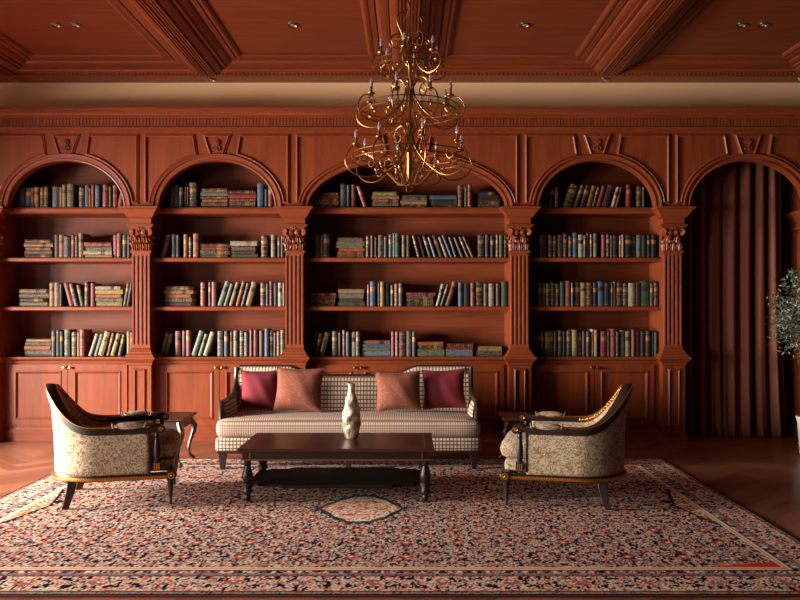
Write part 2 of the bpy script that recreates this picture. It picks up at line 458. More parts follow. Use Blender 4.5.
def carving(cx, z, parent, k):
    b = MB(); y = YARCH - 0.014
    def sp(x0, z0, r, t0, t1, s_=1): return [(x0 + s_ * r * (1 - 0.8 * i / 18) * math.cos(t0 + (t1 - t0) * i / 18), y, z0 + r * (1 - 0.8 * i / 18) * math.sin(t0 + (t1 - t0) * i / 18)) for i in range(19)]
    b.tube(sp(cx, z + 0.03, 0.034, -PI / 2, 1.6 * PI), 0.006, 5)
    b.tube(sp(cx + 0.012, z - 0.038, 0.028, PI / 2, -1.6 * PI), 0.006, 5)
    b.tube(sp(cx - 0.022, z - 0.035, 0.020, PI / 2, -1.5 * PI, -1), 0.005, 5)
    b.tube([(cx, y, z + 0.06), (cx + 0.01, y, z + 0.02), (cx - 0.005, y, z - 0.02), (cx + 0.004, y, z - 0.065)], [0.004, 0.008, 0.007, 0.003], 5)
    return b
for bi, (cx, xl, xr, a, hw, nm) in enumerate(BAYS):
    if bi < 4: lab = {0: 'built-in cherry bookcase at the far left edge with an arched top', 1: 'arched cherry bookcase behind the left armchair\'s side table and sofa end', 2: 'widest arched cherry bookcase, in the middle behind the chandelier', 3: 'shaded arched cherry bookcase behind the right armchair, next to the curtain'}[bi]
    else: lab = 'tall cherry wood archway at the right framing the brown curtain'
    t = thing('bookcase' if bi < 4 else 'archway', lab, 'bookcase' if bi < 4 else 'archway', (cx, YCASE, ZCNT if bi < 4 else 0.0), 0, 'arched bookcases along the wall' if bi < 4 else None)
    il, ir = xl + 0.092, xr - 0.092
    o = arch_front(cx, xl, xr, a, hw, t)
    ks = MB().strip([(cx - 0.13, 3.088), (cx - 0.062, 2.885), (cx + 0.062, 2.885), (cx + 0.13, 3.088)], RIDGE, True)
    ks.add([(cx - 0.125, YARCH - 0.004, 3.08), (cx - 0.06, YARCH - 0.004, 2.89), (cx + 0.06, YARCH - 0.004, 2.89), (cx + 0.125, YARCH - 0.004, 3.08)], [(0, 1, 2, 3)])
    k = ks.build('keystone', 'wood_v', t, world=True)
    cv = carving(cx, 2.99, None, bi).build('carving', 'wood_v', k, smooth=True); cv.location = -t.location
    if bi < 4:
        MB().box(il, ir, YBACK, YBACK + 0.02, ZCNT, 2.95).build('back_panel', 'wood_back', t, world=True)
        for (p, q) in ((xl + 0.0, il), (ir, xr)):
            MB().box(p, q, YCASE, YBACK + 0.02, ZCNT, ZSPR).box(p, q, YARCH + 0.095, YBACK + 0.02, ZSPR, 2.95).build('side_panel', 'wood_v', t, world=True)
        MB().box(il, ir, YARCH + 0.095, YBACK, 2.93, 2.95).build('top_panel', 'wood_h', t, world=True)
        for j, z in enumerate(SHELF_Z):
            th = 0.062 if j == 0 else 0.042
            y0 = YCASE + (0.0 if j else 0.014)
            if j == 0:
                MB().extr([(y0, z - th), (y0 - 0.012, z - th + 0.014), (y0 - 0.012, z - 0.02), (y0 - 0.004, z), (YBACK, z), (YBACK, z - th)], 'x', il, ir).build('shelf', 'wood_h', t, world=True)
            else:
                MB().extr([(y0 + 0.006, z - th), (y0, z - th + 0.008), (y0, z - 0.01), (y0 + 0.008, z), (YBACK, z), (YBACK, z - th)], 'x', il, ir).build('shelf', 'wood_h', t, world=True)
    else:
        for (p, q, sg) in ((xl, il, 1), (ir, xr, -1)):
            MB().box(p, q, YCASE, YB - 0.02, 0, ZSPR).box(p, q, YARCH + 0.095, YB - 0.02, ZSPR, 3.13).build('side_panel', 'wood_v', t, world=True)
            e = q if sg > 0 else p
            pr = [(e, 2.155), (e + sg * 0.03, 2.17), (e + sg * 0.03, 2.19), (e + sg * 0.012, 2.195), (e + sg * 0.012, 2.25), (e + sg * 0.045, 2.29), (e + sg * 0.08, 2.33), (e + sg * 0.08, 2.355), (e, 2.355)]
            MB().extr(pr, 'y', YCASE, YB - 0.02).build('impost_moulding', 'wood_h', t, world=True)
            pr = [(e, 0), (e + sg * 0.03, 0), (e + sg * 0.03, 0.10), (e + sg * 0.012, 0.12), (e, 0.12)]
            MB().extr(pr, 'y', YCASE, YB - 0.02).build('plinth_moulding', 'wood_h', t, world=True)
            pr = [(e, 0.78), (e + sg * 0.012, 0.79), (e + sg * 0.03, 0.83), (e + sg * 0.03, 0.855), (e, 0.86)]
            MB().extr(pr, 'y', YCASE, YB - 0.02).build('dado_moulding', 'wood_h', t, world=True)

# base cabinets
def door(x0, x1, z0, z1, parent, knob_side):
    y = YCASE; b = MB(); fr = 0.062
    b.box(x0, x0 + fr, y - 0.018, y + 0.004, z0, z1); b.box(x1 - fr, x1, y - 0.018, y + 0.004, z0, z1)
    b.box(x0 + fr, x1 - fr, y - 0.018, y + 0.004, z0, z0 + fr); b.box(x0 + fr, x1 - fr, y - 0.018, y + 0.004, z1 - fr, z1)
    b.box(x0 + fr, x1 - fr, y - 0.006, y + 0.004, z0 + fr, z1 - fr)
    pr = [(-0.002, y - 0.018), (0.004, y - 0.026), (0.012, y - 0.026), (0.018, y - 0.012), (0.030, y - 0.006)]
    path = [(x0 + fr, z0 + fr), (x1 - fr, z0 + fr), (x1 - fr, z1 - fr), (x0 + fr, z1 - fr)]
    b.strip(path, pr, True, flip=True)
    d = b.build('door', 'wood_v', parent, world=True)
    kx = x1 - 0.028 if knob_side > 0 else x0 + 0.028
    k = MB().lathe([(0.006, 0.0), (0.006, -0.014), (0.014, -0.018), (0.017, -0.026), (0.013, -0.034), (0.002, -0.037)], (kx, y - 0.018, z1 - 0.028), 12, axis='y').build('knob', 'brass', d, smooth=True)
    k.location = -parent.location
cab_lab = ['low cherry base cabinet behind the left armchair', 'low cherry base cabinet between the left side table and the sofa', 'widest low cherry base cabinet, behind the sofa', 'low shaded cherry base cabinet behind the right armchair']
for bi in range(4):
    cx, xl, xr, a, hw, nm = BAYS[bi]
    t = thing('base_cabinet', cab_lab[bi], 'cabinet', ((xl + xr) / 2, YCASE, 0), 0, 'base cabinets under the bookcases')
    il, ir = xl + 0.113, xr - 0.113
    MB().box(il, ir, YCASE, YBACK + 0.02, 0.0, 0.785).build('carcass', 'wood_v', t, world=True)
    pr = [(YCASE, 0.785), (YCASE - 0.018, 0.79), (YCASE - 0.022, 0.812), (YCASE - 0.045, 0.826), (YCASE - 0.055, 0.84), (YCASE - 0.055, 0.853), (YCASE - 0.05, ZCNT), (YBACK + 0.02, ZCNT), (YBACK + 0.02, 0.785)]
    MB().extr(pr, 'x', il, ir).build('counter_top', 'wood_h', t, world=True)
    pr = [(YCASE, 0), (YCASE - 0.03, 0), (YCASE - 0.03, 0.10), (YCASE - 0.022, 0.115), (YCASE - 0.012, 0.12), (YCASE - 0.010, 0.13), (YCASE, 0.135)]
    MB().extr(pr, 'x', xl + 0.130, xr - 0.130).build('plinth', 'wood_h', t, world=True)
    nd = 4 if bi == 2 else 2; gap = 0.006; m = 0.05 if bi != 2 else 0.03
    wd = (ir - il - 2 * m) / nd
    for j in range(nd):
        door(il + m + j * wd + gap / 2, il + m + (j + 1) * wd - gap / 2, 0.16, 0.775, t, 1 if j % 2 == 0 else -1)

# pilasters
def R(hx, yf, yb=YCASE): return (-hx, hx, yf - YCASE, yb - YCASE)
def pilaster(x, label):
    t = thing('pilaster', label, 'pilaster', (x, YCASE - 0.001, 0), 0, 'fluted pilasters of the bookcase wall')
    b = MB()
    b.stack([(R(0.128, 7.985), 0.0), (R(0.128, 7.985), 0.10), (R(0.118, 7.995), 0.118), (R(0.112, 8.0), 0.125), (R(0.112, 8.0), 0.775)])
    y = 8.0 - YCASE
    b.strip([(-0.052, 0.18), (0.052, 0.18), (0.052, 0.735), (-0.052, 0.735)], [(-0.012, y + 0.002), (-0.012, y - 0.010), (-0.004, y - 0.016), (0.006, y - 0.008), (0.012, y + 0.002)], True)
    b.build('pedestal', 'wood_v', t)
    b = MB()
    b.stack([(R(0.114, 7.998), 0.775), (R(0.124, 7.985), 0.785), (R(0.124, 7.985), 0.80), (R(0.150, 7.952), 0.835), (R(0.158, 7.945), 0.842), (R(0.158, 7.945), 0.858), (R(0.150, 7.955), 0.864)])
    b.build('pedestal_cap', 'wood_h', t)
    b = MB()
    b.stack([(R(0.138, 7.97), 0.864), (R(0.138, 7.97), 0.878), (R(0.118, 7.99), 0.898), (R(0.116, 7.992), 0.91), (R(0.098, 8.01), 0.935), (R(0.094, 8.02), 0.945), (R(0.092, 8.03), 0.95)])
    b.build('shaft_base', 'wood_h', t)
    # fluted shaft
    yf = 8.03 - YCASE; hw = 0.092; prof = [(hw, 0.0), (hw, yf + 0.012)] + [(hw - 0.006, yf)]
    fw = 0.026; pitch = 0.041
    for c in (1.5, 0.5, -0.5, -1.5):
        xc = c * pitch
        for i in range(7):
            th = PI * i / 6
            prof.append((xc + fw / 2 * math.cos(th), yf + 0.014 * math.sin(th)))
    prof += [(-hw + 0.006, yf), (-hw, yf + 0.012), (-hw, 0.0)]
    b = MB().extr(prof, 'z', 0.985, 1.875); b.box(-hw, hw, yf, 0, 0.95, 0.985); b.box(-hw, hw, yf, 0, 1.875, 1.905)
    b.build('shaft', 'wood_v', t)
    # corinthian capital
    b = MB()
    b.stack([(R(0.104, 8.018), 1.905), (R(0.104, 8.018), 1.925), (R(0.082, 8.045), 1.93), (R(0.078, 8.05), 2.06), (R(0.10, 8.02), 2.155)])
    def leaf(x0, y0, z0, w, h, out, nx, ny):
        def f(u, v):
            s_ = (u - 0.5) * 2; ww = w * (0.75 + 0.5 * math.sin(v * PI)) * (1 - 0.55 * v ** 3) * (1 + 0.14 * math.sin(v * 22))
            o_ = out * (0.15 + v ** 2 * 1.0) + 0.010 * (1 - s_ * s_) + 0.005 * math.cos(s_ * 9)
            zz = z0 + h * (v if v < 0.85 else 0.85 - (v - 0.85) * 1.4)
            px = s_ * ww / 2
            return (x0 + px * (-ny) + o_ * nx, y0 + px * nx + o_ * ny, zz)
        b.grid(f, 7, 10)
    yc = 8.045 - YCASE
    for xx in (-0.062, 0.0, 0.062): leaf(xx, yc, 1.925, 0.058, 0.10, 0.028, 0, -1)
    for xx in (-0.036, 0.036): leaf(xx, yc, 1.98, 0.062, 0.11, 0.036, 0, -1)
    for sg in (-1, 1):
        for yy in (yc + 0.006, yc + 0.036): leaf(sg * 0.08, yy, 1.925, 0.05, 0.10, 0.026, sg, 0)
        leaf(sg * 0.078, yc + 0.026, 1.98, 0.050, 0.11, 0.034, sg, 0)
    def volute(x0, y0, z0, r, s_, dx, dy):
        pts = []
        for i in range(30):
            tt = i / 29; a_ = -0.6 * PI + tt * 3.6 * PI; rr = r * (1 - 0.82 * tt)
            pts.append((x0 + s_ * rr * math.cos(a_) * dx, y0 + s_ * rr * math.cos(a_) * dy - 0.012 * tt, z0 + rr * math.sin(a_)))
        pts = [(x0 - s_ * 0.06 * dx, y0 - s_ * 0.06 * dy + 0.02, z0 - 0.085), (x0 - s_ * 0.045 * dx, y0 - s_ * 0.045 * dy + 0.01, z0 - 0.055)] + pts
        b.tube(pts, [0.009] * 2 + [0.011 * (1 - 0.3 * i / 29) for i in range(30)], 6)
        b.sphere((x0, y0 - 0.012, z0), 0.009)
    for sg in (-1, 1):
        volute(sg * 0.090, yc - 0.018, 2.115, 0.031, sg, 0.8, -0.55)
        volute(sg * 0.030, yc - 0.022, 2.11, 0.022, -sg, 1.0, 0.0)
        volute(sg * 0.098, yc + 0.030, 2.112, 0.024, 1, 0.2, 0.8)
    for i in range(6):
        a_ = i * PI / 3; b.sphere((0.016 * math.cos(a_), yc - 0.04, 2.158 + 0.014 * math.sin(a_)), 0.010)
    b.build('capital', 'wood_v', t, smooth=True)
    b = MB()
    b.stack([(R(0.118, 8.0), 2.155), (R(0.118, 8.0), 2.168), (R(0.135, 7.985), 2.172), (R(0.135, 7.985), 2.187), (R(0.108, 8.01), 2.192), (R(0.108, 8.01), 2.245),
             (R(0.128, 7.99), 2.262), (R(0.150, 7.97), 2.295), (R(0.178, 7.945), 2.33), (R(0.195, 7.925), 2.342), (R(0.195, 7.925), 2.359)])
    b.box(-0.195, 0.195, 0.0, 0.09, 2.155, 2.36) if False else None
    b.build('impost', 'wood_h', t)
    return t
pl = ['cropped fluted pilaster at the far left edge beside the leftmost bookcase', 'fluted pilaster between the leftmost and the second bookcase', 'fluted pilaster between the second and the wide middle bookcase, behind the sofa\'s left end',
      'fluted pilaster between the middle and the right-hand bookcase, above the right side table', 'fluted pilaster between the right-hand bookcase and the curtain', 'cropped fluted pilaster at the far right edge behind the olive tree']
p0 = pilaster(PIL[0], pl[0])
for x, l in zip(PIL[1:], pl[1:]):
    c = copy_tree(p0); c.location.x = x; c['label'] = l
# cornice
CL, CR = -4.33, 4.33
pr = [(8.303, ZTOPCASE), (7.955, ZTOPCASE), (7.955, 3.325), (7.965, 3.318), (7.985, 3.305), (8.0, 3.29), (8.005, 3.282), (8.02, 3.28), (8.02, 3.262), (8.035, 3.255), (8.035, 3.17), (8.015, 3.165), (8.015, 3.148), (8.03, 3.14), (8.045, 3.13), (8.303, 3.13)]
t = thing('cornice', 'long dark cherry cornice running above all the arches', 'cornice', (0, 8.12, 3.13))
MB().extr(pr, 'x', CL, CR).build('cornice_moulding', 'wood_h', t, world=True)
b = MB(); x = CL + 0.01
while x < CR - 0.02:
    b.box(x, x + 0.026, 8.029, 8.036, 3.175, 3.25); x += 0.0335
b.build('fluted_frieze', 'wood_v', t, world=True)

# ------------------------------------------------------------------ books
CC = {'K': ((30, 26, 26), 'black'), 'D': ((42, 54, 44), 'dark green'), 'G': ((70, 104, 70), 'green'), 'L': ((150, 168, 140), 'sage green'), 'R': ((168, 44, 42), 'red'),
      'M': ((98, 32, 34), 'maroon'), 'W': ((222, 204, 172), 'cream'), 'T': ((190, 146, 96), 'tan'), 'O': ((196, 104, 52), 'orange'), 'B': ((86, 118, 156), 'blue'),
      'N': ((44, 56, 82), 'navy'), 'S': ((92, 98, 108), 'slate grey'), 'Y': ((196, 172, 96), 'yellow'), 'P': ((186, 84, 82), 'dusty pink'), 'U': ((92, 58, 38), 'brown'), 'V': ((104, 100, 56), 'olive')}
BM = {}
def book_mat(code, pat):
    k = code + pat
    if k in BM: return BM[k]
    col = scl(lin(*CC[code][0]), 0.43); m = new_mat('book cloth ' + CC[code][1] + (' banded' if pat == 'b' else ' mottled' if pat == 'm' else ''), col, 0.55); n = NT(m)
    v = n.coord((1, 1, 1)); f = n.noise(v, 75, 3)
    c = n.mix(n.ramp(f, [(0.42, (0, 0, 0, 1)), (0.62, (0.85, 0.85, 0.85, 1))]), col, scl(col, 0.35))
    if pat == 'm':
        f2 = n.noise(v, 110, 2, 0.5, 1.0)
        alt = lin(138, 116, 78) if code in 'KDNUMSGB' else lin(52, 44, 44)
        c = n.mix(n.math('MULTIPLY', n.math('GREATER_THAN', f2, 0.53), 0.55), c, alt)
    if pat == 'b':
        f2 = n.noise(v, 95, 1, 0.5, 1.0)
        c = n.mix(n.math('GREATER_THAN', f2, 0.62), c, lin(150, 112, 62) if code not in 'TYWO' else lin(70, 40, 30))
    n.base(c); BM[k] = m; return m
M['pages'] = new_mat('book pages', lin(206, 188, 156), 0.9)
M['bookgold'] = new_mat('gold tooling', lin(136, 96, 50), 0.5, 0.3)
M['bookdark'] = new_mat('dark spine label', lin(46, 30, 26), 0.5)
def book_mesh(th, h, d, code, pat, r):
    """standing book, spine at y=0 facing -y, thickness th in x (centred), height h, depth d"""
    b = MB(); tc = min(0.004, th * 0.14); n = 6
    front = [(-th / 2 + th * i / n, -0.007 * math.sin(PI * i / n) ) for i in range(n + 1)]
    back = [(p[0] * (1 - 2 * tc / th), p[1] + tc) for p in front][::-1]
    b.extr(front + back, 'z', 0, h, 0)
    b.box(-th / 2, -th / 2 + tc, 0.0, d, 0, h, 0); b.box(th / 2 - tc, th / 2, 0.0, d, 0, h, 0)
    b.box(-th / 2 + tc, th / 2 - tc, tc, d - 0.006, 0.004, h - 0.005, 1)
    def band(z0, z1, m, push):
        f2 = [(p[0] * 0.985, p[1] - push) for p in front]; b2 = [(p[0] * 0.985, p[1] + 0.001) for p in front][::-1]
        b.extr(f2 + b2, 'z', z0, z1, m)
    if pat == 'b':
        k = r.choice((3, 4, 5))
        for i in range(k):
            z = h * (0.1 + 0.8 * i / (k - 1)); band(z - 0.003, z + 0.003, 2, 0.0022)
        band(h * 0.62, h * 0.76, 3 if code not in 'KDNU' else 2, 0.0008)
    elif pat == '':
        if r.random() < 0.6: band(h * 0.9, h * 0.915, 2, 0.0006); band(h * 0.08, h * 0.095, 2, 0.0006)
        if r.random() < 0.5: band(h * 0.6, h * 0.78, r.choice((2, 3)), 0.0006)
    return b
# stand: ('s', x0, x1, height, colour)   lean: ('l', base x0, base x1, top x0, height, colour)   pile: ('k', [(x0, x1, thickness, colour) bottom first])
SH = {}
SH[0, 0] = (0, 5.714, [('s', 98, 138, 115, 'D'), ('s', 140, 172, 118, 'N'), ('s', 173, 189, 113, 'Ob'), ('s', 191, 216, 120, 'Tb'), ('s', 226, 249, 118, 'Ub'), ('s', 250, 272, 122, 'Ub'), ('s', 296, 331, 122, 'S'), ('s', 336, 352, 118, 'T'),
    ('s', 354, 376, 132, 'Tb'), ('s', 382, 418, 136, 'Vb'), ('s', 448, 476, 118, 'Kb'), ('s', 480, 507, 130, 'S'), ('s', 508, 521, 108, 'Ob'), ('s', 522, 537, 130, 'O'), ('s', 538, 564, 128, 'Bm'), ('s', 586, 612, 132, 'Rb'), ('s', 620, 636, 120, 'V'), ('s', 639, 664, 132, 'Rb'), ('l', 668, 690, 684, 84, 'P')])
SH[0, 1] = (0, 5.714, [('k', [(140, 290, 20, 'M'), (137, 292, 22, 'Dm'), (143, 286, 20, 'O'), (132, 298, 24, 'Tb'), (138, 282, 20, 'Ub')]), ('s', 308, 330, 130, 'V'), ('s', 332, 360, 132, 'Ob'), ('s', 362, 400, 122, 'K'), ('s', 404, 424, 130, 'R'), ('s', 426, 442, 125, 'Sb'), ('s', 444, 468, 142, 'Tb'),
    ('k', [(486, 640, 18, 'T'), (475, 636, 24, 'Wb'), (488, 636, 24, 'Dm'), (478, 632, 24, 'Rb')]), ('s', 643, 666, 130, 'P'), ('s', 668, 690, 138, 'Rb'), ('s', 700, 724, 130, 'D'), ('s', 726, 745, 128, 'K'), ('s', 748, 765, 128, 'N')])
SH[0, 2] = (0, 5.714, [('k', [(108, 268, 26, 'Gm'), (110, 245, 22, 'M'), (103, 272, 28, 'Km'), (103, 258, 24, 'Tb')]), ('s', 280, 306, 135, 'Tb'), ('s', 308, 334, 136, 'Tm'), ('s', 336, 354, 130, 'K'), ('l', 394, 420, 358, 138, 'R'), ('l', 424, 447, 390, 134, 'Nb'), ('l', 456, 476, 430, 126, 'V'), ('s', 480, 502, 142, 'Kb'), ('s', 516, 538, 132, 'R'),
    ('k', [(548, 692, 26, 'T'), (542, 696, 24, 'Gb'), (545, 690, 22, 'O'), (541, 700, 25, 'Y'), (543, 685, 20, 'Wb')]), ('l', 697, 715, 722, 140, 'Kb'), ('l', 718, 736, 741, 140, 'K')])
SH[0, 3] = (0, 5.714, [('k', [(138, 288, 34, 'Km'), (136, 284, 26, 'O'), (140, 288, 20, 'Sb'), (146, 286, 20, 'T')]), ('s', 292, 312, 140, 'S'), ('s', 314, 338, 142, 'K'), ('s', 340, 359, 138, 'K'), ('s', 362, 394, 146, 'Gb'), ('s', 405, 432, 132, 'Ub'), ('s', 438, 452, 130, 'T'), ('s', 454, 480, 145, 'Rb'),
    ('l', 502, 520, 544, 132, 'W'), ('l', 533, 552, 571, 130, 'L'), ('l', 556, 588, 598, 142, 'Yb'), ('l', 604, 622, 636, 135, 'Ub'), ('l', 626, 650, 664, 132, 'Yb'), ('l', 669, 688, 696, 128, 'V'), ('s', 721, 740, 135, 'L'), ('s', 742, 757, 130, 'P')])
SH[1, 0] = (150, 5.714, [('s', 98, 112, 105, 'K'), ('s', 114, 136, 118, 'Mb'), ('s', 138, 165, 130, 'N'), ('s', 167, 188, 120, 'Kb'), ('s', 199, 209, 120, 'D'), ('s', 210, 221, 122, 'R'), ('s', 223, 263, 145, 'Db'), ('k', [(286, 438, 10, 'D'), (290, 440, 24, 'Mb'), (296, 440, 20, 'Ob'), (284, 440, 16, 'Kb'), (286, 440, 22, 'Sm'), (293, 435, 22, 'Ub')]),
    ('k', [(450, 600, 14, 'Mb'), (450, 600, 26, 'Db'), (450, 600, 16, 'Rb'), (444, 605, 28, 'R'), (446, 600, 18, 'Kb')]), ('s', 612, 645, 140, 'B'), ('s', 655, 672, 105, 'D'), ('s', 676, 700, 130, 'R')])
SH[1, 1] = (150, 5.714, [('l', 58, 85, 92, 136, 'Ob'), ('s', 123, 146, 135, 'S'), ('s', 148, 168, 130, 'K'), ('s', 190, 212, 135, 'O'), ('s', 222, 240, 118, 'Kb'), ('s', 247, 277, 138, 'Ob'), ('k', [(288, 436, 18, 'G'), (285, 445, 28, 'Kb'), (292, 442, 18, 'R'), (288, 448, 18, 'Kb')]), ('k', [(465, 615, 22, 'G'), (465, 600, 20, 'M'), (465, 600, 28, 'Km'), (458, 610, 26, 'W')]),
    ('s', 635, 670, 128, 'Kb'), ('s', 692, 716, 132, 'Lb'), ('s', 728, 745, 120, 'M'), ('s', 747, 765, 125, 'K')])
SH[1, 2] = (150, 5.714, [('k', [(85, 235, 26, 'M'), (85, 240, 24, 'Gb'), (90, 232, 22, 'O'), (82, 245, 22, 'Tb'), (90, 225, 22, 'Ub')]), ('s', 288, 315, 138, 'Rb'), ('s', 332, 350, 140, 'M'), ('s', 352, 377, 140, 'P'), ('l', 380, 406, 428, 146, 'L'), ('l', 418, 438, 458, 132, 'L'), ('l', 448, 470, 490, 140, 'Yb'), ('l', 486, 508, 526, 146, 'Rb'), ('l', 516, 534, 552, 136, 'Sb'), ('l', 542, 572, 580, 142, 'Yb'),
    ('s', 632, 660, 135, 'Kb'), ('s', 663, 679, 130, 'K'), ('s', 682, 699, 142, 'Rb'), ('s', 703, 728, 135, 'N'), ('s', 732, 754, 135, 'W'), ('s', 756, 770, 135, 'L')])
SH[1, 3] = (150, 5.714, [('l', 52, 70, 90, 142, 'T'), ('l', 74, 96, 108, 132, 'V'), ('s', 143, 172, 138, 'Rb'), ('s', 182, 205, 140, 'M'), ('s', 207, 230, 142, 'P'), ('l', 232, 258, 280, 148, 'L'), ('l', 272, 292, 312, 130, 'L'), ('l', 300, 325, 345, 142, 'W'), ('s', 385, 416, 138, 'Sb'), ('s', 425, 449, 138, 'N'), ('s', 452, 471, 135, 'Tb'), ('s', 475, 498, 140, 'Lb'), ('s', 511, 536, 138, 'Kb'), ('s', 538, 560, 130, 'Sb'),
    ('s', 569, 587, 145, 'R'), ('s', 589, 613, 145, 'P'), ('s', 625, 650, 140, 'M'), ('s', 655, 678, 152, 'B'), ('s', 680, 703, 140, 'Kb'), ('s', 705, 721, 130, 'K'), ('s', 724, 744, 135, 'Rb'), ('s', 746, 770, 145, 'Gb')])
SH[2, 0] = (300, 7.27, [('k', [(100, 276, 24, 'Kb'), (98, 280, 24, 'Tb'), (102, 278, 24, 'Rb'), (100, 282, 22, 'R'), (130, 278, 20, 'S')]), ('s', 294, 333, 175, 'S'), ('s', 340, 366, 165, 'D'), ('s', 372, 405, 170, 'R'), ('l', 462, 492, 408, 162, 'P'), ('k', [(530, 710, 14, 'M'), (521, 715, 28, 'Gb'), (530, 712, 24, 'O'), (521, 720, 26, 'Tm'), (528, 700, 26, 'Ym')]),
    ('k', [(732, 920, 26, 'Kb'), (730, 920, 30, 'T'), (742, 920, 26, 'Sb'), (745, 920, 14, 'V')]), ('k', [(957, 1147, 24, 'Kb'), (950, 1145, 40, 'D'), (940, 1138, 30, 'B')]), ('s', 1150, 1184, 165, 'Mb'), ('s', 1196, 1217, 150, 'V'), ('s', 1220, 1248, 170, 'Rb'),
    ('k', [(1296, 1450, 24, 'Km'), (1296, 1450, 24, 'Kb'), (1300, 1455, 22, 'M'), (1300, 1440, 22, 'D'), (1304, 1415, 26, 'N')])])
SH[2, 1] = (300, 7.27, [('s', 45, 75, 165, 'K'), ('s', 78, 102, 160, 'K'), ('s', 108, 148, 168, 'U'), ('s', 150, 170, 160, 'R'), ('s', 172, 214, 175, 'K'), ('k', [(265, 465, 22, 'Dm'), (272, 460, 26, 'Rb'), (280, 468, 26, 'O'), (260, 455, 14, 'Tm'), (263, 467, 32, 'Sm'), (275, 455, 28, 'Um')]), ('s', 480, 508, 158, 'Kb'), ('s', 514, 533, 162, 'R'), ('s', 540, 562, 150, 'K'), ('s', 568, 606, 165, 'Km'), ('s', 610, 638, 155, 'U'), ('s', 645, 671, 170, 'B'),
    ('s', 675, 690, 178, 'L'), ('s', 691, 725, 178, 'G'), ('s', 740, 766, 165, 'Tb'), ('s', 775, 805, 165, 'K'), ('l', 855, 877, 812, 167, 'Kb'), ('l', 895, 918, 852, 160, 'U'), ('l', 938, 965, 888, 162, 'D'), ('l', 975, 996, 926, 154, 'Bb'), ('l', 1014, 1046, 956, 166, 'G'), ('l', 1058, 1082, 1002, 156, 'Tb'), ('l', 1094, 1116, 1028, 168, 'B'), ('l', 1126, 1150, 1076, 156, 'K'), ('l', 1172, 1197, 1112, 152, 'U'), ('l', 1214, 1236, 1150, 156, 'Kb'), ('l', 1248, 1268, 1178, 156, 'Yb'),
    ('s', 1294, 1340, 168, 'Kb'), ('s', 1348, 1378, 172, 'K'), ('s', 1386, 1416, 160, 'K'), ('s', 1425, 1446, 168, 'Ub'), ('s', 1450, 1476, 165, 'G'), ('s', 1482, 1504, 165, 'Kb')])
SH[2, 2] = (300, 7.27, [('k', [(60, 248, 20, 'Km'), (60, 255, 38, 'Kb'), (65, 255, 24, 'R'), (62, 258, 16, 'T')]), ('k', [(276, 470, 34, 'G'), (285, 458, 26, 'U'), (280, 460, 38, 'Sm'), (275, 465, 30, 'T')]), ('s', 488, 506, 160, 'R'), ('s', 510, 548, 182, 'B'), ('s', 564, 582, 172, 'U'), ('s', 584, 614, 180, 'T'), ('s', 617, 648, 175, 'G'), ('s', 660, 684, 155, 'K'), ('s', 688, 714, 165, 'Ob'), ('s', 718, 748, 170, 'S'),
    ('k', [(772, 972, 22, 'Db'), (775, 972, 32, 'Kb'), (777, 968, 20, 'S'), (772, 985, 28, 'Rb')]), ('l', 985, 1006, 1030, 166, 'W'), ('l', 1016, 1038, 1066, 162, 'G'), ('l', 1050, 1084, 1108, 180, 'Ob'), ('s', 1152, 1182, 175, 'B'), ('s', 1190, 1236, 165, 'K'), ('s', 1242, 1270, 172, 'O'), ('s', 1279, 1329, 180, 'Kb'), ('s', 1337, 1367, 165, 'V'), ('s', 1372, 1410, 165, 'W'), ('s', 1427, 1455, 168, 'M'), ('s', 1466, 1506, 180, 'G')])
SH[2, 3] = (300, 7.27, [('l', 65, 92, 108, 180, 'M'), ('l', 100, 128, 140, 170, 'Kb'), ('l', 135, 172, 180, 176, 'Tm'), ('s', 235, 272, 175, 'Ub'), ('s', 280, 299, 165, 'K'), ('s', 308, 331, 182, 'Rb'), ('s', 335, 366, 170, 'N'), ('s', 370, 405, 168, 'W'), ('s', 408, 438, 172, 'Kb'), ('k', [(450, 655, 38, 'Bm'), (455, 655, 24, 'Gm'), (450, 657, 28, 'B'), (456, 655, 26, 'O')]),
    ('s', 664, 690, 172, 'R'), ('s', 694, 718, 170, 'Pb'), ('s', 722, 768, 170, 'Mb'), ('s', 772, 810, 175, 'Sm'), ('s', 817, 845, 170, 'U'), ('k', [(855, 1049, 50, 'Gm'), (862, 1040, 28, 'Kb'), (857, 1042, 28, 'O')]), ('k', [(1058, 1256, 50, 'Bm'), (1062, 1257, 16, 'R'), (1067, 1262, 26, 'Mb')]), ('k', [(1286, 1470, 38, 'Km'), (1296, 1468, 34, 'Ym')])])
SH[3, 0] = (530, 5.714, [('s', 88, 108, 115, 'U'), ('s', 112, 142, 128, 'K'), ('s', 145, 165, 122, 'Ub'), ('l', 185, 232, 228, 130, 'Kb'), ('l', 245, 270, 290, 128, 'Kb'), ('l', 284, 312, 318, 128, 'M'), ('l', 322, 348, 354, 126, 'Ob'), ('l', 352, 370, 385, 122, 'Db'), ('l', 376, 400, 412, 126, 'P'), ('l', 408, 446, 446, 132, 'M'), ('l', 463, 480, 497, 120, 'W'), ('l', 484, 500, 514, 120, 'O'), ('s', 553, 580, 132, 'R'), ('s', 612, 640, 125, 'Kb'), ('s', 643, 656, 120, 'K')])
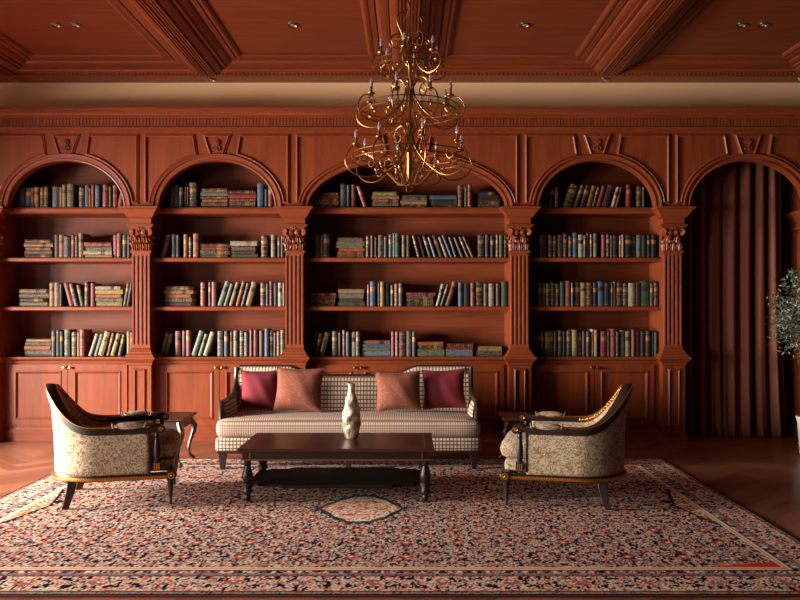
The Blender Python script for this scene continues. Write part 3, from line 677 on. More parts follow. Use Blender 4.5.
SH[3, 1] = (530, 5.714, [('s', 20, 52, 135, 'K'), ('s', 56, 95, 130, 'M'), ('s', 108, 132, 132, 'Ub'), ('s', 136, 155, 128, 'Kb'), ('s', 160, 187, 132, 'Sb'), ('s', 192, 216, 140, 'Ub'), ('s', 222, 242, 125, 'Kb'), ('s', 246, 272, 144, 'B'), ('s', 277, 305, 132, 'W'), ('s', 307, 322, 128, 'U'), ('s', 324, 340, 138, 'M'), ('s', 344, 358, 135, 'Kb'), ('s', 362, 386, 138, 'Lb'), ('s', 411, 434, 132, 'P'), ('s', 439, 460, 135, 'Kb'), ('s', 461, 474, 130, 'M'), ('s', 476, 505, 130, 'K'), ('s', 511, 522, 126, 'R'), ('s', 523, 538, 130, 'W'),
    ('s', 545, 582, 132, 'K'), ('s', 585, 606, 128, 'Kb'), ('s', 611, 636, 130, 'Bm'), ('s', 640, 668, 128, 'D'), ('s', 671, 692, 130, 'K'), ('s', 695, 720, 130, 'K')])
SH[3, 2] = (530, 5.714, [('s', 10, 34, 140, 'K'), ('s', 40, 76, 134, 'V'), ('s', 78, 92, 134, 'U'), ('s', 94, 118, 132, 'Kb'), ('s', 120, 145, 138, 'Mb'), ('s', 148, 169, 130, 'Kb'), ('s', 173, 199, 140, 'G'), ('s', 204, 233, 146, 'P'), ('s', 236, 252, 136, 'K'), ('s', 256, 288, 140, 'M'), ('s', 291, 321, 136, 'Yb'), ('s', 324, 358, 138, 'Mb'), ('s', 361, 386, 136, 'K'), ('s', 390, 423, 142, 'B'), ('s', 426, 460, 134, 'K'), ('s', 462, 477, 136, 'N'), ('s', 478, 491, 140, 'T'), ('s', 497, 531, 140, 'Kb'), ('s', 534, 561, 134, 'Db'), ('s', 565, 600, 134, 'W'), ('s', 605, 635, 135, 'M'),
    ('s', 638, 687, 144, 'G'), ('s', 690, 708, 134, 'U'), ('s', 710, 732, 138, 'Kb')])
SH[3, 3] = (530, 5.714, [('s', 10, 34, 138, 'K'), ('s', 36, 65, 140, 'D'), ('s', 66, 82, 138, 'M'), ('s', 86, 136, 135, 'Ub'), ('s', 140, 158, 138, 'M'), ('s', 162, 186, 142, 'Kb'), ('s', 188, 206, 138, 'D'), ('s', 211, 237, 140, 'Nb'), ('s', 241, 271, 145, 'Y'), ('s', 274, 299, 135, 'Kb'), ('s', 301, 321, 138, 'M'), ('s', 323, 345, 135, 'U'), ('s', 352, 367, 148, 'W'), ('s', 369, 389, 145, 'T'), ('s', 405, 438, 138, 'R'), ('s', 440, 460, 138, 'U'), ('s', 462, 489, 150, 'P'), ('s', 492, 512, 135, 'K'), ('s', 514, 543, 142, 'L'), ('s', 548, 575, 138, 'Yb'), ('s', 582, 602, 145, 'Pm'),
    ('s', 604, 631, 140, 'M'), ('s', 634, 659, 138, 'K'), ('s', 662, 688, 140, 'U'), ('s', 698, 713, 135, 'G'), ('s', 714, 731, 132, 'G')])
ROWS = ['arched top shelf', 'second shelf down', 'third shelf down', 'lowest shelf']
BN = ['leftmost bookcase', 'second bookcase', 'middle bookcase', 'right bookcase']
ORD = 'first second third fourth fifth sixth seventh eighth ninth tenth eleventh twelfth thirteenth fourteenth fifteenth sixteenth seventeenth eighteenth nineteenth twentieth twenty-first twenty-second twenty-third twenty-fourth twenty-fifth twenty-sixth twenty-seventh twenty-eighth twenty-ninth thirtieth thirty-first thirty-second thirty-third thirty-fourth thirty-fifth thirty-sixth thirty-seventh'.split()
def cname(c): return ({'b': 'gilt-banded ', 'm': 'mottled '}.get(c[1:], '')) + CC[c[0]][1]
recs = []
rb = random.Random(5)
YSP = 8.165
for (bi, ri), (ox, sc_, items) in SH.items():
    base = (SHELF_Z[ri] if ri < 3 else ZCNT) + 0.0008
    row = []; npile = sum(1 for it in items if it[0] == 'k'); pi_ = 0; pos = 0
    def X(zx): return PX(ox + zx / sc_, YSP)
    def H(zz): return zz / sc_ * YSP / 800
    lim0, lim1 = BAYS[bi][1] + 0.098, BAYS[bi][2] - 0.098
    for it in items:
        d = 0.17 + rb.random() * 0.05; y = YSP + rb.random() * 0.022
        if it[0] == 's':
            x0, x1 = X(it[1]), X(it[2]); th = (x1 - x0) * 0.985
            mb = book_mesh(th, H(it[3]) + (0.012 if ri == 3 else 0.0), d, it[4][0], it[4][1:], rb)
            loc = ((x0 + x1) / 2, y, base); rot = (0, 0, 0)
            if loc[0] - th / 2 < lim0: loc = (lim0 + th / 2, y, base)
            if loc[0] + th / 2 > lim1: loc = (lim1 - th / 2, y, base)
            row.append(dict(pose='upright', c=it[4], ord=pos)); pos += 1
            recs.append((mb, loc, rot, it[4], bi, ri, row[-1], th * H(it[3]), row))
        elif it[0] == 'l':
            x0, x1, xt = X(it[1]), X(it[2]), X(it[3]); hh = H(it[4])
            dx = (xt - x0); ang = math.asin(max(-0.6, min(0.6, dx / math.hypot(dx, hh)))); L = hh / math.cos(ang) * 0.96
            th = (x1 - x0) * math.cos(ang) * 0.97
            mb = book_mesh(th, L, d, it[5][0], it[5][1:], rb)
            mb.v = [(p[0] + (-th / 2 if ang > 0 else th / 2), p[1], p[2]) for p in mb.v]
            loc = (x1 if ang > 0 else x0, y, base); rot = (0, ang, 0)
            if ang > 0 and loc[0] + L * math.sin(ang) > lim1: loc = (lim1 - L * math.sin(ang), y, base)
            row.append(dict(pose='leaning right' if ang > 0 else 'leaning left', c=it[5], ord=pos)); pos += 1
            recs.append((mb, loc, rot, it[5], bi, ri, row[-1], th * L, row))
        else:
            z = base
            for q, (a_, b_, t_, c_) in enumerate(it[1]):
                x0, x1 = X(a_), X(b_); th = H(t_) * 0.985
                mb = book_mesh(th, x1 - x0, d, c_[0], c_[1:], rb)
                mb.v = [(p[2] - (x1 - x0) / 2, p[1], th / 2 - p[0]) for p in mb.v]
                cxx = max((x0 + x1) / 2, lim0 + (x1 - x0) / 2); cxx = min(cxx, lim1 - (x1 - x0) / 2)
                recs.append((mb, (cxx, y + rb.random() * 0.012, z), (0, 0, 0), c_, bi, ri,
                             dict(pose='lying', pile=pi_, npile=npile, lvl=q, nl=len(it[1]), c=c_), th * (x1 - x0), row))
                z += th + 0.0003
            pi_ += 1
# about 300 of the books stay separate; the smallest are one pile of stuff
keep = set(id(r[0]) for r in sorted(recs, key=lambda r: -r[7])[:300])
labels = {}
def blabel(r):
    mb, loc, rot, c, bi, ri, inf, area, row = r
    if inf['pose'] == 'lying':
        lv = 'topmost' if inf['lvl'] == inf['nl'] - 1 else 'bottom' if inf['lvl'] == 0 else ORD[inf['lvl']] + ' from bottom'
        pn = 'the pile' if inf['npile'] == 1 else ORD[inf['pile']] + ' pile'
        return '%s book, %s in %s, %s, %s' % (cname(c), lv, pn, ROWS[ri], BN[bi])
    k = inf['ord']; p = row[k - 1] if k > 0 else None; q = row[k + 1] if k + 1 < len(row) else None
    if p and q: s_ = '%s %s book between %s and %s ones, %s, %s' % (cname(c), inf['pose'], CC[p['c'][0]][1], CC[q['c'][0]][1], ROWS[ri], BN[bi])
    else: s_ = '%s %s book, %s upright one on %s, %s' % (cname(c), inf['pose'], 'leftmost' if not p else 'rightmost', ROWS[ri], BN[bi])
    return s_
labs = [blabel(r).replace('lowest shelf', 'lowest shelf') for r in recs]
stuff = MB(); smats = []; smi = {}
for r, lb in zip(recs, labs):
    mb, loc, rot, c, bi, ri, inf, area, row = r
    mat = book_mat(c[0], c[1:])
    if id(mb) not in keep:
        Mx = Matrix.Translation(loc) @ Matrix.Rotation(rot[1], 4, 'Y')
        mb.xform(Mx); idx = []
        for k in range(4):
            mt = [mat, M['pages'], M['bookgold'], M['bookdark']][k]
            if mt.name not in smi: smi[mt.name] = len(smats); smats.append(mt)
            idx.append(smi[mt.name])
        o_ = len(stuff.v); stuff.v += mb.v; stuff.f += [tuple(i + o_ for i in f) for f in mb.f]; stuff.m += [idx[m_] for m_ in mb.m]
        continue
    if labs.count(lb) > 1 and inf['pose'] != 'lying':
        lb = '%s %s book, %s from left, %s, %s' % (cname(c), inf['pose'], ORD[inf['ord']], ROWS[ri], BN[bi])
    if len(lb.split()) > 16: lb = lb.replace('gilt-banded ', '').replace('upright one on ', 'one on ').replace('shelf down', 'shelf').replace('dusty ', '')
    o = mb.build('book', [mat, 'pages', 'bookgold', 'bookdark'])
    o.location = loc; o.rotation_euler = rot
    tag(o, lb, 'book', 'books in the ' + BN[bi])
if stuff.v:
    o = stuff.build('book', smats); o['kind'] = 'stuff'; tag(o, 'the thinnest old books scattered among the larger ones on all shelves', 'books')

# ------------------------------------------------------------------ curtain
def curt(u, v):
    z = 0.006 + v * 3.02
    x0, x1 = 2.862, 3.93 + 0.06 * (1 - v) ** 3
    x = x0 + (x1 - x0) * u
    amp = 0.050 + 0.022 * math.sin(u * 9 + 1)
    ph = u * 2 * PI * 7.5 + 0.9 * math.sin(u * 7.0) + 0.5 * math.sin(v * 2.2 + u * 3)
    y = 8.40 + amp * math.sin(ph) + 0.02 * math.sin(ph * 2.3) * (1 - v) + 0.05 * (1 - v) ** 6 * math.sin(u * 40) * 0.5
    return (x + 0.012 * math.cos(ph), y, z)
cu = MB().grid(curt, 240, 24).build('curtain', 'velvet', smooth=True, fixn=False)
sm = cu.modifiers.new('thick', 'SOLIDIFY'); sm.thickness = 0.006
tag(cu, 'floor-length brown velvet curtain hanging in folds inside the right-hand archway', 'curtain')
ro = tag(MB().tube([(2.766, 8.40, 3.05), (4.104, 8.40, 3.05)], 0.018, 10).build('curtain_rod', 'espresso', smooth=True), 'dark rod at the top of the right-hand archway holding the brown curtain', 'curtain rod')

# ------------------------------------------------------------------ potted olive tree
def olive():
    px_, py_ = 3.70, 7.30
    t = thing('potted_olive_tree', 'grey-green olive tree in a white pot, cropped at the right edge', 'potted plant', (px_, py_, 0.0))
    MB().lathe([(0.001, 0.0), (0.09, 0.0), (0.108, 0.02), (0.125, 0.30), (0.138, 0.345), (0.138, 0.36), (0.122, 0.36), (0.118, 0.33), (0.001, 0.33)], seg=28).build('pot', 'white', t, smooth=True)
    MB().lathe([(0.001, 0.331), (0.08, 0.338), (0.117, 0.331)], seg=20).build('soil', 'soil', t)
    b = MB(); rr = random.Random(3)
    b.tube([(0, 0, 0.33), (0.015, 0.01, 0.5), (-0.01, 0.0, 0.75), (0.0, 0.0, 0.98), (0.01, 0, 1.45)], [0.022, 0.019, 0.017, 0.014, 0.010], 8)
    tips = []
    for i in range(130):
        th = rr.random() * 2 * PI; z0 = 0.98 + rr.random() * 0.5
        ph = rr.random(); el_ = -0.5 + 1.6 * ph
        L = 0.22 + rr.random() * 0.17
        d = Vector((math.cos(th) * math.cos(el_), math.sin(th) * math.cos(el_), math.sin(el_)))
        p0 = Vector((0, 0, z0)); p1 = p0 + d * L * 0.5 + Vector((0, 0, 0.03)); p2 = p0 + d * L
        p2.z = max(0.90, min(1.78, p2.z))
        b.tube([p0, p1, p2], [0.006, 0.004, 0.0015], 4); tips.append((p0, p1, p2))
    b.build('trunk', 'bark', t, smooth=True)
    f = MB(); tn = []
    for (p0, p1, p2) in tips:
        for k in range(60):
            s_ = 0.3 + 0.75 * rr.random()
            p = p1.lerp(p2, (s_ - 0.3) / 0.7) if s_ > 0.3 else p1
            p = p + Vector((rr.gauss(0, 0.028), rr.gauss(0, 0.028), rr.gauss(0, 0.028)))
            d = Vector((rr.gauss(0, 1), rr.gauss(0, 1), rr.gauss(0.4, 1))).normalized()
            w = d.orthogonal().normalized(); w = Matrix.Rotation(rr.random() * 6.3, 3, d) @ w
            nn = d.cross(w); L = 0.030 + rr.random() * 0.022; ww = 0.0058
            f.add([p, p + d * L * 0.4 + w * ww, p + d * L, p + d * L * 0.4 - w * ww, p + d * L * 0.45 + nn * 0.002], [(0, 1, 4), (1, 2, 4), (2, 3, 4), (3, 0, 4)])
            tn += [rr.random() ** 1.6] * 4
    o = f.build('foliage', 'leaf', t, fixn=False)
    at = o.data.attributes.new('tone', 'FLOAT', 'FACE'); at.data.foreach_set('value', tn)
olive()

# ------------------------------------------------------------------ rug
def rug():
    X0, X1, Y0, Y1 = -2.885, 2.275, 3.755, 7.16
    cx, cy = -0.305, 5.37
    step = 0.0072
    nx = int((X1 - X0) / step); ny = int((Y1 - Y0) / step)
    xs = np.linspace(X0, X1, nx + 1); ys_ = np.linspace(Y0, Y1, ny + 1)
    GX, GY = np.meshgrid(xs, ys_, indexing='ij')
    def vnoise(u, v, seed):
        iu, iv = np.floor(u).astype(np.int64), np.floor(v).astype(np.int64); fu, fv = u - iu, v - iv
        fu = fu * fu * (3 - 2 * fu); fv = fv * fv * (3 - 2 * fv)
        def h(a, b_):
            q = (a * 374761393 + b_ * 668265263 + seed * 1442695041) & 0x7fffffff
            q = ((q ^ (q >> 13)) * 1274126177) & 0x7fffffff
            return ((q ^ (q >> 16)) & 0xffff) / 65535.0
        return (h(iu, iv) * (1 - fu) + h(iu + 1, iv) * fu) * (1 - fv) + (h(iu, iv + 1) * (1 - fu) + h(iu + 1, iv + 1) * fu) * fv
    pal = {k: np.array(lin(*c)[:3]) for k, c in dict(navy=(24, 24, 42), cream=(214, 200, 182), rust=(190, 84, 50), rose=(172, 104, 92), blue=(112, 110, 122), gold=(204, 146, 76), black=(20, 18, 24), red=(190, 58, 40), teal=(52, 72, 78), grey=(142, 132, 126), wine=(100, 40, 42)).items()}
    def pick(f, stops):
        out = np.zeros(f.shape + (3,)); last = 0
        for lim_, k in stops:
            msk = (f >= last) & (f <= lim_); out[msk] = pal[k]; last = lim_
        return out
    # field: small mirrored flower lattice
    P, Q = 0.30, 0.26
    fu = np.abs(((GX - cx) / P + 50.5) % 1.0 - 0.5); fv = np.abs(((GY - cy) / Q + 50.5) % 1.0 - 0.5)
    n1 = vnoise(fu * P / 0.014, fv * Q / 0.024, 3); n2 = vnoise(GX / 0.0125, GY / 0.022, 9); n3 = vnoise(GX / 0.3, GY / 0.3, 5)
    d = fu * 2 + fv * 2
    def blk(su, sv, seed):
        return np.random.RandomState(seed).rand(2000, 2000)[np.floor((GX - X0) / su).astype(int), np.floor((GY - Y0) / sv + 0.5 * (np.floor((GX - X0) / su) % 2)).astype(int)]
    f = np.clip(0.45 * n1 + 0.25 * n2 + 0.40 * blk(0.0090, 0.0165, 4), 0, 2)
    f = (np.argsort(np.argsort(f.ravel())) / f.size).reshape(f.shape)
    field = pick(f, [(0.31, 'navy'), (0.38, 'wine'), (0.51, 'cream'), (0.61, 'rust'), (0.72, 'grey'), (0.79, 'blue'), (0.87, 'rose'), (0.94, 'cream'), (1.01, 'gold')])
    msk = (np.abs(d - 0.5) < 0.035) | ((fu < 0.03) & (fv > 0.36)); field[msk & (n2 > 0.5)] = pal['navy']
    ros = np.hypot(fu * P, fv * Q); field[(ros < 0.028)] = pal['rust']; field[(ros < 0.012)] = pal['cream']
    ros2 = np.hypot((0.5 - fu) * P, (0.5 - fv) * Q); field[(ros2 < 0.024)] = pal['rose']; field[(ros2 < 0.010)] = pal['gold']
    col = field
    # medallion
    u = np.abs(GX - cx); v = np.abs(GY - cy)
    def lens(a_, b_): return (v / b_) - np.clip(1 - (u / a_) ** 1.9, 0, None) ** 1.1
    ser = 0.05 * np.sin(u / 0.014)
    m_out = (lens(0.30, 0.40) + ser < 0) | ((u < 0.36) & (v < 0.030)) ; m_in = lens(0.265, 0.335) + 0.6 * ser < 0
    nm = 0.6 * vnoise(u / 0.016, v / 0.026, 21) + 0.4 * blk(0.0090, 0.0165, 8); nm2 = vnoise(u / 0.05, v / 0.05, 31)
    col[m_out] = pal['teal']; k = m_out & (n2 > 0.6); col[k] = pal['navy']
    med = pick(nm, [(0.34, 'rust'), (0.46, 'gold'), (0.74, 'cream'), (0.82, 'navy'), (1.01, 'cream')])
    for (a_, b_, r_, c_) in ((0, 0, 0.05, 'rust'), (0, 0.13, 0.06, 'rust'), (0.13, 0.0, 0.05, 'rust'), (0.08, 0.17, 0.04, 'red'), (0.0, 0.13, 0.025, 'cream'), (0, 0, 0.02, 'cream')):
        k = (np.hypot(u - a_, v - b_) < r_) & (nm2 > 0.15) & (n2 > 0.55); med[k] = pal[c_]
    col[m_in] = med[m_in]
    # side ornaments: serrated half medallions against the inner border
    B = 0.33; nb2 = blk(0.0090, 0.0165, 12)
    for sx, xe in ((-1, X0 + B), (1, X1 - B)):
        ue = (GX - xe) * (-sx); ve = np.abs(GY - 5.45)
        lim_ = 0.13 * np.clip(1 - ve / 0.50, 0, None) ** 0.8
        k = (ue > 0) & (ue < lim_); fl_ = pick(nb2, [(0.30, 'rust'), (0.62, 'cream'), (0.72, 'navy'), (0.86, 'rose'), (1.01, 'gold')]); col[k] = fl_[k]
        k2 = (ue > lim_ - 0.016) & (ue < lim_ + 0.012 + 0.008 * np.sign(np.sin(ve / 0.011))) & (ve < 0.5); col[k2] = pal['navy']
        k3 = (np.hypot(ue - 0.14, (GY - 5.55)) < 0.038); col[k3] = pal['navy'] * 0.8
    # corner spandrels
    dx_ = np.minimum(GX - (X0 + B), (X1 - B) - GX); dy_ = np.minimum(GY - (Y0 + B + 0.06), (Y1 - B) - GY)
    k = (dx_ > 0) & (dy_ > 0) & (dx_ / 0.42 + dy_ / 0.10 < 1); col[k] = pal['red']
    # border, from the edge inwards
    B_f = 0.40
    e = np.minimum(np.minimum(GX - X0, X1 - GX), np.minimum((GY - Y0) * B / B_f, (Y1 - GY) * B / 0.36)) / B
    alongx = np.where(np.minimum(GY - Y0, Y1 - GY) < np.minimum(GX - X0, X1 - GX), GX, GY)
    bo = e < 1.0
    a_ = np.abs(((alongx / 0.34) % 1.0) - 0.5)
    nb = vnoise(a_ * 0.34 / 0.024, e * B / 0.026, 41); nb = 0.5 * nb + 0.25 * vnoise(GX / 0.016, GY / 0.026, 77) + 0.35 * blk(0.0090, 0.0165, 6)
    nb = (np.argsort(np.argsort(nb.ravel())) / nb.size).reshape(nb.shape)
    main = pick(nb, [(0.24, 'navy'), (0.30, 'black'), (0.62, 'cream'), (0.76, 'rust'), (0.86, 'rose'), (0.93, 'gold'), (1.01, 'cream')])
    guard = pick(nb, [(0.32, 'rose'), (0.58, 'blue'), (0.76, 'wine'), (1.01, 'grey')])
    dark_g = pick(nb, [(0.45, 'navy'), (0.6, 'blue'), (0.8, 'rose'), (1.01, 'cream')])
    out = main.copy()
    for lo, hi, src in ((0.0, 0.03, pal['black']), (0.03, 0.10, guard), (0.10, 0.13, pal['wine']), (0.64, 0.67, pal['wine']), (0.67, 0.76, guard), (0.76, 0.86, dark_g), (0.86, 0.89, pal['wine']), (0.89, 0.925, pal['cream']), (0.925, 0.975, pal['gold']), (0.975, 1.0, pal['cream'])):
        k = (e >= lo) & (e < hi)
        out[k] = src if src.ndim == 1 else src[k]
    k = (np.hypot((a_) * 0.34, (e - 0.38) * B) < 0.050) & (e < 0.7) ; out[k & (nb > 0.62)] = pal['rust']
    k = (np.hypot((a_) * 0.34, (e - 0.38) * B) < 0.018); out[k] = pal['blue']
    col[bo] = out[bo]
    co = col.reshape(-1, 3)
    verts = np.stack([GX.ravel(), GY.ravel(), np.full(GX.size, 0.009)], 1)
    i, j = np.meshgrid(np.arange(nx), np.arange(ny), indexing='ij'); a0 = (i * (ny + 1) + j).ravel()
    faces = np.stack([a0, a0 + ny + 1, a0 + ny + 2, a0 + 1], 1)
    me = bpy.data.meshes.new('pile'); nvv, nf = len(verts), len(faces)
    me.vertices.add(nvv); me.vertices.foreach_set('co', verts.ravel())
    me.loops.add(nf * 4); me.loops.foreach_set('vertex_index', faces.ravel().astype(np.int32))
    me.polygons.add(nf); me.polygons.foreach_set('loop_start', np.arange(0, nf * 4, 4, dtype=np.int32)); me.polygons.foreach_set('loop_total', np.full(nf, 4, dtype=np.int32))
    me.update(); me.validate()
    at = me.attributes.new('knots', 'FLOAT_COLOR', 'POINT')
    at.data.foreach_set('color', np.concatenate([co, np.ones((len(co), 1))], 1).ravel().astype(np.float32))
    me.materials.append(M['rug'])
    t = thing('area_rug', 'large patterned oriental rug under the seating group', 'rug', (0, 0, 0))
    o = bpy.data.objects.new('pile', me); COL.objects.link(o); o.parent = t
    b = MB(); b.box(X0 - 0.006, X1 + 0.006, Y0 - 0.006, Y1 + 0.006, 0.0005, 0.0075); b.build('binding', 'rug_edge', t)
rug()

# ------------------------------------------------------------------ sofa
def rbox(b, x0, x1, y0, y1, z0, z1, r, puff=0.0, m=0, nu=28, nv=16, pyc=2.0):
    """soft box: superellipse cross sections, domed top"""
    cx, cy, cz = (x0 + x1) / 2, (y0 + y1) / 2, (z0 + z1) / 2
    hx, hy, hz = (x1 - x0) / 2, (y1 - y0) / 2, (z1 - z0) / 2
    n = 10; vs = {}; V = []; F = []
    def rc(h, t):   # t -1..1 dense near ends
        return t
    import itertools
    def samp(h):
        k = max(3, int(h / 0.05)); core = [-(h - r) + 2 * (h - r) * i / k for i in range(k + 1)]
        return [-h, -h + r * 0.3, ] + core + [h - r * 0.3, h]
    SX, SY, SZ = samp(hx), samp(hy), samp(hz)
    def proj(x, y, z):
        c = Vector((max(-(hx - r), min(hx - r, x)), max(-(hy - r), min(hy - r, y)), max(-(hz - r), min(hz - r, z))))
        p = Vector((x, y, z)); d = p - c
        if d.length > 1e-9: p = c + d.normalized() * r
        q = p.copy()
        wz = (1 - (x / hx) ** 4) * (1 - (y / hy) ** 4)
        q.z += puff * wz * (1 if z > 0 else -0.0) * max(0, z / hz)
        return (cx + q.x, cy + q.y, cz + q.z)
    def face(A, B_, fn):
        o = len(V)
        for a in A:
            for c in B_: V.append(proj(*fn(a, c)))
        nb_ = len(B_)
        for i in range(len(A) - 1):
            for j in range(nb_ - 1): F.append((o + i * nb_ + j, o + (i + 1) * nb_ + j, o + (i + 1) * nb_ + j + 1, o + i * nb_ + j + 1))
    for sz in (-hz, hz): face(SX, SY, lambda a, c: (a, c, sz))
    for sy in (-hy, hy): face(SX, SZ, lambda a, c: (a, sy, c))
    for sx in (-hx, hx): face(SY, SZ, lambda a, c: (sx, a, c))
    # weld
    key = {}; mp = []; VV = []
    for p in V:
        k = (round(p[0], 5), round(p[1], 5), round(p[2], 5))
        if k not in key: key[k] = len(VV); VV.append(p)
        mp.append(key[k])
    FF = []
    for f in F:
        q = tuple(mp[i] for i in f)
        if len(set(q)) == 4: FF.append(q)
        elif len(set(q)) == 3:
            s_ = []; [s_.append(i) for i in q if i not in s_]; FF.append(tuple(s_))
    return b.add(VV, FF, m)

SX, SY0 = -0.49, 6.64
def sofa():
    t = thing('sofa', 'long cream checked sofa with a dark frame behind the coffee table', 'sofa', (SX, SY0, 0.0))
    W = 1.105
    b = MB(); rbox(b, -W, W, 0.0, 0.80, 0.158, 0.272, 0.025); b.build('seat_base', 'weave', t, smooth=True)
    b = MB(); b.box(-W + 0.01, W - 0.01, 0.012, 0.79, 0.140, 0.160); b.build('base_rail', 'ebony', t, bevel=0.004)
    b = MB(); rbox(b, -W + 0.002, W - 0.002, -0.012, 0.60, 0.274, 0.418, 0.05, 0.03); b.build('seat_cushion', 'weave_fine', t, smooth=True)
    for lx in (-W + 0.055, -0.0, W - 0.055):
        for ly, fy, z0 in ((0.05, -0.01, 0.010), (0.74, 0.04, 0.0)):
            q = MB(); q.frustum((lx - 0.019, lx + 0.019, ly + fy - 0.019, ly + fy + 0.019), z0, (lx - 0.034, lx + 0.034, ly - 0.03, ly + 0.03), 0.141)
            q.build('leg', 'ebony', t, bevel=0.003)
    # camel back: outline in x,z
    def top(x):
        u = abs(x)
        s_ = max(0.0, min(1.0, (0.60 - u) / 0.26)); s_ = s_ * s_ * (3 - 2 * s_)
        return 0.808 - 0.085 * s_
    xs = [-1.055 + 2.11 * i / 60 for i in range(61)]
    yb0, lean = 0.60, 0.10
    b = MB(); n = len(xs)
    def yb(z): return yb0 + lean * (z - 0.27) / 0.54
    NZ = 8; rows = []
    for x in xs:
        zt = top(x)
        for k in range(NZ + 1):
            z = 0.27 + (zt - 0.27) * k / NZ
            b.v.append((x, yb(z) - 0.012 * math.sin(PI * k / NZ), z))
        for k in range(NZ + 1):
            z = zt - (zt - 0.27) * k / NZ
            b.v.append((x, yb(z) + 0.085, z))
    cc = 2 * (NZ + 1)
    for i in range(n - 1):
        for k in range(cc):
            l = (k + 1) % cc; b.f.append((i * cc + k, (i + 1) * cc + k, (i + 1) * cc + l, i * cc + l)); b.m.append(0)
    b.f.append(tuple(range(cc))); b.m.append(0); b.f.append(tuple(range((n - 1) * cc, n * cc))[::-1]); b.m.append(0)
    b.build('backrest', 'weave', t, smooth=False)
    # fabric band along the raised shoulders of the back
    for sg in (-1, 1):
        q = MB()
        def sh(u, v):
            x = sg * (1.02 - 0.50 * u)
            a = v * 2 * PI; zt = top(x)
            return (x, yb(zt) + 0.012 + 0.040 * math.cos(a), zt - 0.032 + 0.036 * math.sin(a))
        q.grid(sh, 20, 13); q.build('shoulder_roll', 'weave', t, smooth=True)
    b = MB(); b.tube([(x, yb(top(x)) + 0.052, top(x) + 0.006) for x in xs], 0.013, 8); b.build('crest_rail', 'espresso', t, smooth=True)
    # wings / arms
    for sg in (-1, 1):
        prof = [(0.70, 0.808), (0.695, 0.74), (0.675, 0.67), (0.63, 0.615), (0.56, 0.580), (0.46, 0.562), (0.34, 0.555), (0.22, 0.553), (0.105, 0.555)]
        pts = [(sg * 1.075, y, z) for y, z in prof]
        b = MB(); b.tube(pts + [(sg * 1.075, 0.095, 0.54), (sg * 1.075, 0.09, 0.40), (sg * 1.075, 0.085, 0.273)], [0.021] * (len(pts) + 3), 8); b.build('arm_frame', 'espresso', t, smooth=True)
        pg = [(y, z - 0.006) for y, z in prof] + [(0.10, 0.273), (0.74, 0.273), (0.76, 0.80)]
        b = MB(); b.extr(pg, 'x', sg * 1.058, sg * 1.095); b.build('arm_panel', 'weave_side', t)
        b = MB()
        def pad(u, v):
            y = 0.13 + 0.47 * u; zt = np.interp(y, [p[0] for p in prof[::-1]], [p[1] for p in prof[::-1]]) - 0.02
            a = PI * v
            return (sg * (1.058 - 0.035 * math.sin(a) ** 0.6 * math.sin(PI * min(1, max(0, u * 1.0 + 0.02))) ** 0.3), y, 0.29 + (zt - 0.29) * v)
        b.grid(pad, 14, 10); b.build('arm_pad', 'weave_side', t, smooth=True)
sofa()

# ------------------------------------------------------------------ cushions
def pillow(name, cxp, z0, Y, size, th, mat, label, rz=0.0, tilt=0.28, roll=0.0, wx=1.0):
    b = MB(); n = 18
    def fn(sgn):
        def g_(u, v):
            a, c = u * 2 - 1, v * 2 - 1
            px = 1 - 0.10 * (1 - c * c) ; pz = 1 - 0.10 * (1 - a * a)
            e = (max(0, (1 - a * a)) ** 0.55) * (max(0, (1 - c * c)) ** 0.55)
            wr = 0.0025 * math.sin(a * 8 + c * 4) * e
            return (a * size / 2 * px * wx, sgn * (th / 2 * e + wr), c * size / 2 * pz)
        return g_
    b.grid(fn(-1), n, n); b.grid(fn(1), n, n)
    o = b.build(name, mat, smooth=True)
    edge = [(a, c) for a, c in [(-1 + 2 * i / 12, -1) for i in range(12)] + [(1, -1 + 2 * i / 12) for i in range(12)] + [(1 - 2 * i / 12, 1) for i in range(12)] + [(-1, 1 - 2 * i / 12) for i in range(12)]]
    q = MB().tube([(a * size / 2 * (1 - 0.10 * (1 - c * c)) * wx, 0, c * size / 2 * (1 - 0.10 * (1 - a * a))) for a, c in edge], 0.0035, 5, closed=True)
    q.build('piping', mat, o, smooth=True)
    o.location = (PX(cxp, Y), Y, z0 + size / 2 * math.cos(tilt)); o.rotation_euler = (-tilt, roll, rz)
    return tag(o, label, 'cushion', 'throw cushions on the sofa')
ZS = 0.462
pillow('throw_cushion', 260, ZS, 7.10, 0.345, 0.13, 'rose', 'rose-red throw cushion at the left end of the sofa', 0.12, 0.22)
pillow('throw_cushion', 299, ZS - 0.004, 6.96, 0.385, 0.15, 'terra', 'terracotta patterned throw cushion beside the rose one at the sofa\'s left', -0.05, 0.26, 0.03, 1.10)
pillow('throw_cushion', 398, ZS - 0.004, 6.97, 0.350, 0.15, 'terra', 'terracotta patterned throw cushion in the right half of the sofa', 0.05, 0.26, -0.03, 1.15)
pillow('throw_cushion', 444, ZS, 7.07, 0.355, 0.13, 'plum', 'dark burgundy throw cushion in the sofa\'s right corner', -0.1, 0.22, -0.05, 1.08)

